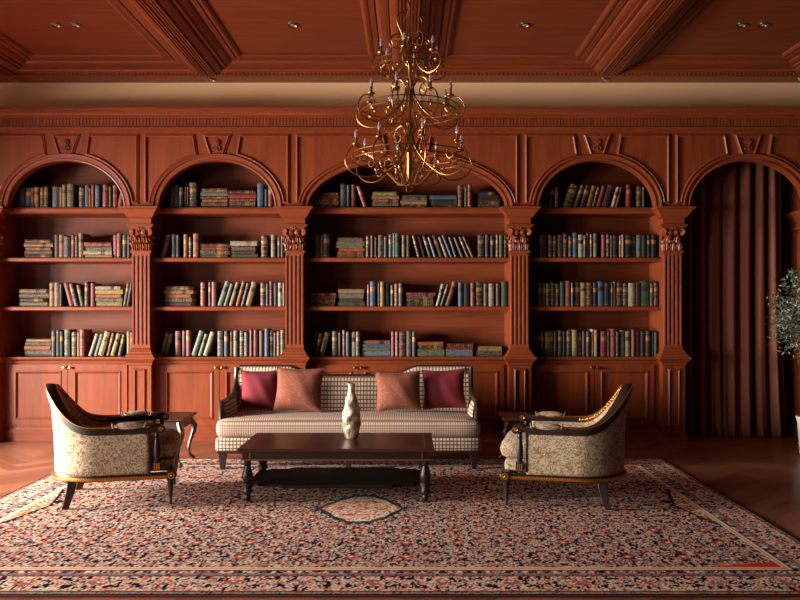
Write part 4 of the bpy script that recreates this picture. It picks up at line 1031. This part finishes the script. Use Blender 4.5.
# ------------------------------------------------------------------ coffee table
def coffee():
    x0, x1, y0, y1 = -1.174, 0.190, 5.515, 6.24; zt = 0.381
    t = thing('coffee_table', 'low dark mahogany coffee table with turned legs on the rug', 'coffee table', ((x0 + x1) / 2, (y0 + y1) / 2, 0.0095))
    b = MB(); b.box(x0, x1, y0, y1, zt - 0.022, zt); o = b.build('tabletop', 'dark_gloss', t, bevel=0.006, world=True)
    q = MB(); i0 = 0.06
    for (a, c, d, e) in ((x0 + i0, x1 - i0, y0 + i0, y0 + i0 + 0.006), (x0 + i0, x1 - i0, y1 - i0 - 0.006, y1 - i0), (x0 + i0, x0 + i0 + 0.006, y0 + i0 + 0.006, y1 - i0 - 0.006), (x1 - i0 - 0.006, x1 - i0, y0 + i0 + 0.006, y1 - i0 - 0.006)):
        q.box(a, c, d, e, zt - 0.001, zt + 0.0006)
    iq = q.build('inlay', new_mat('light inlay', lin(120, 62, 34), 0.3), o); iq.location = -t.location
    b = MB(); b.box(x0 + 0.03, x1 - 0.03, y0 + 0.03, y1 - 0.03, 0.303, zt - 0.022); b.build('apron', 'ebony', t, bevel=0.003, world=True)
    b = MB()
    for xx in (x0 + 0.085, x1 - 0.085): b.box(xx - 0.005, xx + 0.005, y0 + 0.026, y0 + 0.031, 0.308, 0.355)
    b.box(x0 + 0.022, x1 - 0.022, y0 + 0.022, y0 + 0.032, 0.296, 0.306); b.build('apron_bead', new_mat('brown apron bead', lin(104, 58, 32), 0.35), t, world=True)
    prof = [(0.001, 0.0), (0.014, 0.0), (0.020, 0.012), (0.024, 0.03), (0.020, 0.04), (0.028, 0.05), (0.034, 0.07), (0.028, 0.085), (0.022, 0.10), (0.038, 0.104), (0.038, 0.128), (0.026, 0.134), (0.030, 0.145), (0.040, 0.165), (0.036, 0.19), (0.026, 0.225), (0.022, 0.245), (0.030, 0.255), (0.024, 0.265), (0.030, 0.293), (0.001, 0.293)]
    for xx in (x0 + 0.062, x1 - 0.062):
        for yy in (y0 + 0.062, y1 - 0.062):
            prof2 = prof
            q = MB().lathe(prof, (xx, yy, 0.0095), 18)
            q.build('leg', 'ebony', t, smooth=True, world=True)
    b = MB(); c = 0.10
    xa, xb, ya, yb_ = x0 + 0.05, x1 - 0.05, y0 + 0.05, y1 - 0.05
    def notch(px, py, sx, sy): return [(px, py + sy * c), (px + sx * 0.05, py + sy * c), (px + sx * c * 0.8, py + sy * 0.055), (px + sx * c, py + sy * 0.05), (px + sx * (c + 0.12), py + sy * 0.045), (px + sx * (c + 0.14), py)]
    poly = notch(xa, ya, 1, 1) + notch(xb, ya, -1, 1)[::-1] + notch(xb, yb_, -1, -1) + notch(xa, yb_, 1, -1)[::-1]
    b.extr(poly, 'z', 0.100, 0.120); 
    b.build('lower_shelf', 'dull', t, bevel=0.003, world=True)
coffee()

# ------------------------------------------------------------------ vase
def vase():
    prof = [(0.001, 0), (0.042, 0), (0.050, 0.012), (0.062, 0.06), (0.069, 0.12), (0.067, 0.17), (0.058, 0.225), (0.046, 0.275), (0.034, 0.32), (0.027, 0.355), (0.026, 0.385), (0.030, 0.405), (0.036, 0.412), (0.031, 0.413), (0.022, 0.385), (0.020, 0.34)]
    P2 = []
    for (a, b_) in zip(prof[:-1], prof[1:]):
        for k in range(3): P2.append((a[0] + (b_[0] - a[0]) * k / 3, a[1] + (b_[1] - a[1]) * k / 3))
    P2.append(prof[-1])
    rib = lambda a, z: 0.16 * max(0, math.sin(z * 7.5)) * (abs(((a * 3 / PI + z * 16) % 2) - 1) - 0.5) + 0.10 * max(0, math.sin(z * 7.5)) * (abs(((a * 4 / PI - z * 22) % 2) - 1) - 0.5)
    b = MB().lathe(P2, (0, 0, 0), 48, rib=rib)
    o = b.build('vase', 'vase', smooth=False); o.location = (PX(351.5, 5.96), 5.96, 0.3822)
    tag(o, 'slender champagne-gold vase with leaf relief on the coffee table', 'vase')
vase()

# ------------------------------------------------------------------ side tables
def side_table(x, y, label):
    t = thing('side_table', label, 'side table', (x, y, 0.0), 0, 'side tables beside the armchairs')
    w, d, zt = 0.27, 0.225, 0.415
    b = MB(); b.stack([((-w + 0.02, w - 0.02, -d + 0.02, d - 0.02), zt - 0.03), ((-w, w, -d, d), zt - 0.018), ((-w, w, -d, d), zt - 0.006), ((-w + 0.006, w - 0.006, -d + 0.006, d - 0.006), zt)])
    b.build('tabletop', 'dark_gloss', t)
    b = MB(); b.box(-w + 0.03, w - 0.03, -d + 0.03, d - 0.03, zt - 0.095, zt - 0.03)
    for sy in (-1, 1):
        prof = [(-w + 0.05, zt - 0.095), (w - 0.05, zt - 0.095), (w - 0.09, zt - 0.11), (0.06, zt - 0.10), (0.0, zt - 0.125), (-0.06, zt - 0.10), (-w + 0.09, zt - 0.11)]
        b.extr(prof, 'y', sy * (d - 0.03), sy * (d - 0.045))
    b.build('apron', 'dark', t, bevel=0.003)
    for sx in (-1, 1):
        for sy in (-1, 1):
            dx, dy = sx * 0.75, sy * 0.66
            c = Vector((sx * (w - 0.045), sy * (d - 0.045), 0))
            path = [(0.0, zt - 0.035), (0.012, zt - 0.07), (0.034, zt - 0.11), (0.034, zt - 0.15), (0.012, zt - 0.21), (-0.012, zt - 0.27), (-0.018, 0.09), (-0.006, 0.045), (0.018, 0.022), (0.030, 0.020), (0.034, 0.026)]
            rad = [0.024, 0.027, 0.028, 0.024, 0.018, 0.014, 0.012, 0.012, 0.016, 0.018, 0.012]
            q = MB().tube([(c.x + dx * o_, c.y + dy * o_, max(z, 0.02)) for o_, z in path], rad, 8)
            q.sphere((c.x + dx * 0.028, c.y + dy * 0.028, 0.014), 0.0135)
            q.sphere((c.x + dx * 0.05, c.y + dy * 0.05, zt - 0.12), 0.014, sc=(1, 1, 1.6))
            q.build('leg', 'dark', t, smooth=True)
    return t
s1 = side_table(-2.145, 6.92, 'small dark side table with curved legs behind the left armchair')
s2 = copy_tree(s1); s2.location = (1.075, 6.92, 0.0); s2['label'] = 'small dark side table with curved legs behind the right armchair'
for s_ in (s1, s2): s_.location.z = 0.0095

# ------------------------------------------------------------------ armchairs
def armchair(loc, rz, label):
    t = thing('armchair', label, 'armchair', loc, rz, 'pair of carved tub armchairs')
    # U-shaped plan: parameter s 0..1 from the right-hand front round the back to the left-hand front
    HW, XF, XB = 0.325, 0.19, -0.14
    arc = 0.325
    Ls = XF - XB; La = PI * 0.31; tot = 2 * Ls + La
    def plan(s, off=0.0):
        d = s * tot
        if d < Ls: return (XF - d, -(HW + off), 0.0, -1.0, 0.0)
        if d > Ls + La:
            return (XB + (d - Ls - La), HW + off, 0.0, 1.0, 0.0)
        a = (d - Ls) / La * PI
        x = XB - (arc + off) * math.sin(a); y = -(HW + off) * math.cos(a)
        nx, ny = -math.sin(a), -math.cos(a)
        return (x, y, nx, ny, math.sin(a))
    def railz(s):
        w = plan(s)[4]
        return 0.517 + 0.272 * w ** 2.8
    def flare(s): return 0.055 * plan(s)[4]
    N = 64
    def pt(s, z, off):
        x, y, nx, ny, w = plan(s, off); zt = railz(s)
        k = max(0, (z - 0.24) / 0.5); return (x - 0.035 * w * k * k, y, z)
    # outer upholstery
    def shell(off, z0, dz): return lambda u, v: pt(u, z0 + (railz(u) - dz - z0) * v, off)
    b = MB(); b.grid(shell(0.0, 0.214, 0.02), N, 10); b.build('outer_upholstery', 'damask', t, smooth=True).modifiers.new('thick', 'SOLIDIFY').thickness = 0.012
    def inn(u, v):
        bulge = 0.018 * math.sin(PI * v)
        return pt(u, 0.30 + (railz(u) - 0.025 - 0.30) * v, -0.040 - bulge)
    b = MB(); b.grid(inn, N, 10); b.build('inner_upholstery', 'damask', t, smooth=True).modifiers.new('thick', 'SOLIDIFY').thickness = 0.02
    # top rail: swept rounded-rectangle section
    b = MB(); sec = [(-0.046, -0.010), (-0.046, 0.014), (-0.036, 0.022), (0.0, 0.025), (0.010, 0.020), (0.014, 0.008), (0.014, -0.024), (0.006, -0.030), (-0.016, -0.026), (-0.030, -0.014)]
    nseg = len(sec); M_ = 90
    for i in range(M_ + 1):
        s = i / M_; x, y, nx, ny, w = plan(s); zt = railz(s); k = max(0, (zt - 0.24) / 0.5)
        big = 1 + 0.12 * w
        for (o_, zz) in sec: b.v.append((x - 0.035 * w * k * k + nx * o_ * big if w > 0 else x, y + ny * o_ * big, zt + zz * big))
    for i in range(M_):
        for k in range(nseg):
            l = (k + 1) % nseg; b.f.append((i * nseg + k, (i + 1) * nseg + k, (i + 1) * nseg + l, i * nseg + l)); b.m.append(0)
    b.f.append(tuple(range(nseg))); b.m.append(0); b.f.append(tuple(range(M_ * nseg, (M_ + 1) * nseg))[::-1]); b.m.append(0)
    # scrolled hand rests at both fronts
    for sg in (-1, 1):
        b.tube([(XF - 0.02, sg * (HW - 0.012), 0.52), (XF + 0.02, sg * (HW - 0.012), 0.523), (XF + 0.055, sg * (HW - 0.012), 0.534), (XF + 0.075, sg * (HW - 0.012), 0.522)], [0.026, 0.027, 0.022, 0.016], 10)
        b.lathe([(0.001, -0.028), (0.026, -0.028), (0.028, -0.02), (0.028, 0.02), (0.026, 0.028), (0.001, 0.028)], (XF + 0.072, sg * (HW - 0.012), 0.516), 16, axis='y')
    b.build('top_rail', 'ebony', t, smooth=True)
    # gilt lines and beads
    def pr_(s, o_, zz):
        x, y, nx, ny, w = plan(s); zt = railz(s); k = max(0, (zt - 0.24) / 0.5); big = 1 + 0.12 * w
        return (x - 0.035 * w * k * k + nx * o_ * big, y + ny * o_ * big, zt + zz * big)
    b = MB(); ss = [i / 100 for i in range(101)]
    b.tube([pr_(s, 0.012, 0.020) for s in ss], 0.0028, 5); b.tube([pr_(s, -0.046, 0.018) for s in ss], 0.0035, 5)
    for sg in (-1, 1):
        for yy in (-0.030, 0.030):
            b.tube([(XF + 0.072 + 0.017 * (1 - i / 20) * math.cos(i * 0.55), sg * (HW - 0.012) + yy, 0.516 + 0.017 * (1 - i / 20) * math.sin(i * 0.55)) for i in range(20)], 0.0035, 5)
    b.build('gilt_lines', 'gilt', t, smooth=True)
    b = MB()
    for i in range(46):
        s = 0.22 + 0.56 * i / 45; p = pr_(s, -0.050, -0.002); b.sphere(p, 0.0115 if i % 3 else 0.015, sc=(1, 1, 0.9))
    b.build('bead_trim', 'gilt', t, smooth=True)
    # arm pads
    for sg in (-1, 1):
        b = MB()
        def pad(u, v):
            a = v * 2 * PI; e = math.sin(PI * min(1, max(0, u))) ** 0.35 if 0 < u < 1 else 0
            return (-0.045 + 0.20 * u, sg * (HW - 0.014) + 0.036 * e * math.cos(a), 0.540 + 0.028 * e * math.sin(a))
        b.grid(pad, 16, 15); b.build('arm_pad', 'damask', t, smooth=True)
        q = MB()
        for xx, dr in ((-0.042, -1), (0.152, 1)):
            q.tube([(xx + dr * 0.012 * math.sin(PI * k / 10), sg * (HW - 0.014) + 0.038 * math.cos(PI * k / 10), 0.532 + 0.030 * math.sin(PI * k / 10)) for k in range(11)], 0.005, 6)
        q.build('pad_clasp', 'silver', t, smooth=True)
        # front post
        q = MB(); xp = XF + 0.045; yp = sg * (HW - 0.014)
        q.lathe([(0.001, 0.235), (0.020, 0.235), (0.022, 0.30), (0.017, 0.305), (0.021, 0.325), (0.023, 0.37), (0.018, 0.43), (0.014, 0.455), (0.020, 0.462), (0.015, 0.47), (0.018, 0.50), (0.001, 0.50)], (xp, yp, 0), 14)
        q.box(xp - 0.026, xp + 0.026, yp - 0.026, yp + 0.026, 0.232, 0.295)
        o = q.build('arm_post', 'ebony', t, smooth=True)
        g_ = MB()
        for k in (-1, 0, 1):
            g_.box(xp + k * 0.014 - 0.004, xp + k * 0.014 + 0.004, yp - 0.030, yp + 0.030, 0.24, 0.288)
        g_.build('gilt_flutes', 'gilt', o)
        q = MB(); q.box(XF - 0.008, XF + 0.004, sg * (HW - 0.012) - 0.014, sg * (HW - 0.012) + 0.016, 0.232, 0.50); q.build('front_edge', 'ebony', t)
    # seat rail with rope moulding
    b = MB(); XFR = 0.345
    def rail_path(off, z, n=70):
        pts = [(XFR, -(HW + off), z)] + [pt(i / n, z, off)[:2] + (z,) for i in range(n + 1)] + [(XFR, HW + off, z)]
        return pts
    def ribbon(o0, o1, z0, z1, m=0):
        A = rail_path(o0, z0); B_ = rail_path(o1, z1); A2 = rail_path(o0 - 0.05, z0); B2 = rail_path(o1 - 0.05, z1); n_ = len(A)
        V = []
        for i in range(n_): V += [A[i], B_[i], B2[i], A2[i]]
        F = []
        for i in range(n_ - 1):
            for k in range(4): l = (k + 1) % 4; F.append((i * 4 + k, (i + 1) * 4 + k, (i + 1) * 4 + l, i * 4 + l))
        F += [(0, 1, 2, 3), tuple((n_ - 1) * 4 + k for k in (3, 2, 1, 0))]
        b.add(V, F, m)
    ribbon(0.006, 0.008, 0.175, 0.205); ribbon(0.012, 0.006, 0.205, 0.216)
    b.box(XFR - 0.04, XFR + 0.006, -HW + 0.02, HW - 0.02, 0.175, 0.232)
    b.build('seat_rail', 'ebony', t)
    b = MB(); pth = rail_path(0.013, 0.192, 110)
    dense = []
    acc = 0
    P = [Vector(p) for p in pth]; L = [0]
    for a, c in zip(P[:-1], P[1:]): L.append(L[-1] + (c - a).length)
    kk = int(L[-1] / 0.017)
    for i in range(kk):
        dd = L[-1] * (i + 0.5) / kk
        j = max(0, min(len(L) - 2, next((q for q in range(len(L) - 1) if L[q + 1] >= dd), len(L) - 2)))
        f = (dd - L[j]) / max(1e-6, L[j + 1] - L[j]); p = P[j].lerp(P[j + 1], f); tn = (P[j + 1] - P[j]).normalized()
        b.tube([p - tn * 0.010 + Vector((0, 0, -0.011)), p, p + tn * 0.010 + Vector((0, 0, 0.011))], [0.004, 0.0075, 0.004], 6)
    b.build('rope_moulding', 'gilt', t, smooth=True); b = MB()
    for i in range(30):
        yy = -HW + 0.03 + (2 * HW - 0.06) * i / 29
        b.tube([(XFR + 0.010, yy - 0.008, 0.183), (XFR + 0.012, yy, 0.194), (XFR + 0.010, yy + 0.008, 0.205)], [0.004, 0.0075, 0.004], 6)
    b.build('rope_moulding', 'gilt', t, smooth=True)
    for sg in (-1, 1):
        q = MB(); q.box(XFR - 0.042, XFR + 0.014, sg * (HW + 0.002) - 0.028, sg * (HW + 0.002) + 0.028, 0.168, 0.234); o = q.build('corner_block', 'ebony', t, bevel=0.003)
        g_ = MB()
        for yy, ax in ((sg * (HW + 0.032), 'y'),):
            g_.tube([(XFR - 0.014 + 0.019 * math.cos(k * PI / 8), yy, 0.201 + 0.019 * math.sin(k * PI / 8)) for k in range(16)], 0.004, 6, closed=True); g_.sphere((XFR - 0.014, yy, 0.201), 0.009)
        g_.tube([(XFR + 0.016, sg * HW + 0.019 * math.cos(k * PI / 8), 0.201 + 0.019 * math.sin(k * PI / 8)) for k in range(16)], 0.004, 6, closed=True); g_.sphere((XFR + 0.016, sg * HW, 0.201), 0.009)
        g_.build('rosette', 'gilt', o, smooth=True)
    # seat deck and cushion
    b = MB(); rbox(b, -0.30, 0.346, -HW + 0.055, HW - 0.055, 0.215, 0.300, 0.028); b.build('seat_deck', 'damask', t, smooth=True)
    b = MB(); rbox(b, -0.34, 0.380, -HW + 0.062, HW - 0.062, 0.300, 0.430, 0.06, 0.03); b.build('seat_cushion', 'damask', t, smooth=True)
    # legs
    for sg in (-1, 1):
        q = MB(); q.lathe([(0.001, 0.0), (0.010, 0.0), (0.013, 0.01), (0.010, 0.02), (0.020, 0.135), (0.024, 0.145), (0.018, 0.152), (0.024, 0.168), (0.001, 0.168)], (XFR - 0.02, sg * (HW - 0.005), 0), 14)
        q.build('leg', 'espresso', t, smooth=True)
        g_ = MB(); g_.v = []
        q = MB()
        prof = [(-0.352, 0.0), (-0.336, 0.05), (-0.322, 0.10), (-0.314, 0.14), (-0.310, 0.178)]
        V = []
        for i, (x, z) in enumerate(prof):
            w_ = 0.021 + 0.010 * i / 4; h_ = 0.017 + 0.004 * i / 4; y = sg * (0.30 - 0.035 * i / 4)
            V += [(x - w_, y - h_, z), (x + w_, y - h_, z), (x + w_, y + h_, z), (x - w_, y + h_, z)]
        F = [(0, 1, 2, 3)[::-1], (16, 17, 18, 19)] + [(i * 4 + k, i * 4 + (k + 1) % 4, i * 4 + 4 + (k + 1) % 4, i * 4 + 4 + k) for i in range(4) for k in range(4)]
        q.add(V, F); q.build('leg', 'espresso', t, bevel=0.003)
    return t
a1 = armchair((-2.015, 5.72, 0.0095), math.radians(14.0), 'carved tub armchair in pale damask at the left, facing right')
a2 = copy_tree(a1); a2.location = (1.065, 5.70, 0.0095); a2.rotation_euler = (0, 0, math.radians(180 - 12.5)); a2['label'] = 'carved tub armchair in pale damask at the right, facing left'

# ------------------------------------------------------------------ chandelier
def chandelier():
    cx, cy = 0.017, 5.4
    t = thing('chandelier', 'tall three-tier gilt scrollwork chandelier hanging above the coffee table', 'chandelier', (cx, cy, ZBEAM))
    off = -ZBEAM
    def P(r, a, z): return (r * math.cos(a), r * math.sin(a), z + off)
    def smoothp(pts, k=5):
        out = []; n = len(pts)
        for i in range(n - 1):
            p0, p1, p2, p3 = pts[max(0, i - 1)], pts[i], pts[i + 1], pts[min(n - 1, i + 2)]
            for j in range(k):
                u = j / k
                out.append(tuple(0.5 * ((2 * p1[c]) + (-p0[c] + p2[c]) * u + (2 * p0[c] - 5 * p1[c] + 4 * p2[c] - p3[c]) * u * u + (-p0[c] + 3 * p1[c] - 3 * p2[c] + p3[c]) * u ** 3) for c in range(len(p1))))
        out.append(pts[-1]); return out
    def curve(rz, a, r, mb, k=5): mb.tube([P(q[0], a, q[1]) for q in smoothp(rz, k)], r, 6)
    MB().lathe([(0.001, 0), (0.055, 0), (0.052, -0.012), (0.030, -0.026), (0.010, -0.034), (0.001, -0.036)], (0, 0, 0), 20).build('ceiling_canopy', 'gold', t, smooth=True)
    b = MB()
    z = ZBEAM - 0.03; i = 0
    while z > 3.40:
        pts = [(0.009 * math.cos(k * PI / 6) if i % 2 else 0, 0 if i % 2 else 0.009 * math.cos(k * PI / 6), z - 0.016 + 0.017 * math.sin(k * PI / 6) + off) for k in range(12)]
        b.tube(pts, 0.003, 5, closed=True); z -= 0.026; i += 1
    b.build('chain', 'gold', t, smooth=True)
    st = [(0.004, 3.41), (0.012, 3.39), (0.006, 3.37), (0.007, 3.20), (0.018, 3.18), (0.008, 3.15), (0.008, 3.02), (0.02, 3.0), (0.009, 2.97), (0.009, 2.90), (0.028, 2.885), (0.012, 2.86), (0.012, 2.62), (0.028, 2.60), (0.014, 2.57), (0.012, 2.42), (0.024, 2.40), (0.018, 2.38), (0.020, 2.24), (0.012, 2.22), (0.024, 2.20), (0.010, 2.185), (0.004, 2.178)]
    MB().lathe([(r, z + off) for r, z in st], (0, 0, 0), 14).build('stem', 'gold', t, smooth=True)
    fb = MB().tube([(0.020 * math.cos(k * PI / 8), 0.0, 2.158 + 0.020 * math.sin(k * PI / 8) + off) for k in range(16)], 0.005, 6, closed=True); fb.build('finial_ring', 'gold', t, smooth=True)
    def candle(parent_arm, r, a, z):
        c = Vector(P(r, a, z))
        q = MB().lathe([(0.002, -0.010), (0.010, -0.006), (0.024, 0.004), (0.026, 0.010), (0.010, 0.008), (0.009, 0.012), (0.009, 0.052), (0.001, 0.052)], c, 12); q.build('candle_cup', 'gold', parent_arm, smooth=True)
        q = MB().lathe([(0.001, 0.052), (0.008, 0.054), (0.0125, 0.068), (0.010, 0.085), (0.003, 0.104), (0.0006, 0.110)], c, 10); q.build('bulb', 'lampglass', parent_arm, smooth=True)
    def tier(zc, R_, n_, rot, zstart, zbot, rc, zcup):
        for dz in (0.02, -0.02):
            MB().tube([P(R_, k * 2 * PI / 64, zc + dz) for k in range(64)], 0.0042, 6, closed=True).build('ring', 'gold', t, smooth=True)
        for i in range(n_):
            a = rot + i * 2 * PI / n_; mb = MB()
            h = zcup - zbot
            rz = [(0.022, zstart + 0.03), (0.026, zstart), (0.045, zstart - (zstart - zbot) * 0.35), (R_ * 0.36, zbot + (zstart - zbot) * 0.28), (R_ * 0.66, zbot + 0.01), (R_ * 0.92, zbot + 0.012), (R_ * 1.10, zbot + h * 0.30), (R_ * 1.13, zbot + h * 0.62), (R_ * 1.02, zcup - 0.012), (rc, zcup - 0.006), (R_ * 0.80, zcup - 0.03), (R_ * 0.74, zcup - 0.07), (R_ * 0.80, zcup - 0.10), (R_ * 0.87, zcup - 0.085), (R_ * 0.85, zcup - 0.062)]
            curve(rz, a, 0.0048, mb)
            # inner curl along the arm
            rz2 = [(R_ * 0.36, zbot + (zstart - zbot) * 0.28), (R_ * 0.5, zbot + h * 0.35), (R_ * 0.52, zbot + h * 0.62), (R_ * 0.42, zbot + h * 0.70), (R_ * 0.36, zbot + h * 0.58), (R_ * 0.42, zbot + h * 0.5)]
            curve(rz2, a, 0.0036, mb, 4)
            arm = mb.build('arm', 'gold', t, smooth=True)
            candle(arm, rc, a, zcup)
    tier(2.365, 0.385, 8, math.radians(13), 2.55, 2.225, 0.365, 2.435)
    tier(2.685, 0.335, 8, math.radians(28), 2.86, 2.585, 0.285, 2.76)
    tier(2.985, 0.232, 6, math.radians(20), 3.13, 2.905, 0.20, 3.045)
    def scrolls(n_, rot, rz, name, r=0.0040):
        for i in range(n_):
            mb = MB(); curve(rz, rot + i * 2 * PI / n_, r, mb); mb.build(name, 'gold', t, smooth=True)
    # heart scrolls between tiers
    def heart(zb, s_): return [(0.022, zb), (0.03, zb + 0.09 * s_), (0.07, zb + 0.15 * s_), (0.12, zb + 0.135 * s_), (0.14, zb + 0.085 * s_), (0.115, zb + 0.045 * s_), (0.085, zb + 0.06 * s_), (0.085, zb + 0.095 * s_), (0.105, zb + 0.10 * s_)]
    scrolls(6, 0.3, heart(2.44, 1.0), 'heart_scroll')
    scrolls(6, 0.6, heart(2.76, 0.95), 'heart_scroll')
    scrolls(6, 0.2, heart(3.06, 0.9), 'heart_scroll')
    # crown of long S scrolls
    scrolls(4, 0.45, [(0.012, 3.365), (0.04, 3.345), (0.075, 3.33), (0.095, 3.30), (0.085, 3.25), (0.06, 3.20), (0.05, 3.15), (0.08, 3.10), (0.12, 3.11), (0.135, 3.15), (0.115, 3.175), (0.095, 3.155)], 'crown_scroll', 0.0036)
    # lower basket
    scrolls(8, 0.4, [(0.06, 2.26), (0.045, 2.235), (0.03, 2.20), (0.05, 2.185), (0.09, 2.20), (0.15, 2.26), (0.20, 2.30), (0.235, 2.30), (0.245, 2.27), (0.22, 2.255), (0.205, 2.275)], 'basket_scroll', 0.005)
chandelier()

# ------------------------------------------------------------------ light and camera
def area(name, loc, rot, sx, sy, power, col):
    l = bpy.data.lights.new(name, 'AREA'); l.shape = 'RECTANGLE'; l.size = sx; l.size_y = sy; l.energy = power; l.color = col
    o = bpy.data.objects.new(name, l); COL.objects.link(o); o.location = loc; o.rotation_euler = rot; return o
POW = [110, 230, 1040]; AIM = [(0, 6.5, -0.6), (0, 6.8, -0.8), (0.0, 7.7, -1.5)]
for (a, c), pw, am in zip(WINS, POW, AIM):
    # daylight arriving through each window
    p = Vector((XL - 0.42, (a + c) / 2, (ZW0 + ZW1) / 2)); q = (Vector(am) - p).to_track_quat('-Z', 'Y').to_euler()
    o = area('window_daylight', p, q, (c - a) * 0.92, (ZW1 - ZW0) * 0.92, pw, (1.0, 0.93, 0.84)); o.data.spread = math.radians(112)
w = bpy.data.worlds.new('sky'); bpy.context.scene.world = w; w.use_nodes = True
bg = w.node_tree.nodes['Background']; bg.inputs[0].default_value = (0.75, 0.82, 1.0, 1); bg.inputs[1].default_value = 0.6
cam = bpy.data.cameras.new('camera'); co = bpy.data.objects.new('camera', cam); COL.objects.link(co)
co.location = (0, 0, EYE); co.rotation_euler = (PI / 2, 0, 0)
cam.sensor_width = 36; cam.lens = 36; cam.shift_x = -7 / 800; cam.shift_y = 7 / 800; cam.clip_start = 0.05; cam.clip_end = 100
bpy.context.scene.camera = co
for o in list(COL.objects):
    if o.parent is None:
        o.location = Vector(o.location) * S
        if o.type != 'CAMERA': o.scale = Vector(o.scale) * S
sc = bpy.context.scene
sc.view_settings.view_transform = 'Standard'; sc.view_settings.look = 'None'; sc.view_settings.gamma = 1.0; sc.view_settings.use_curve_mapping = False
sc.view_settings.exposure = 0.0
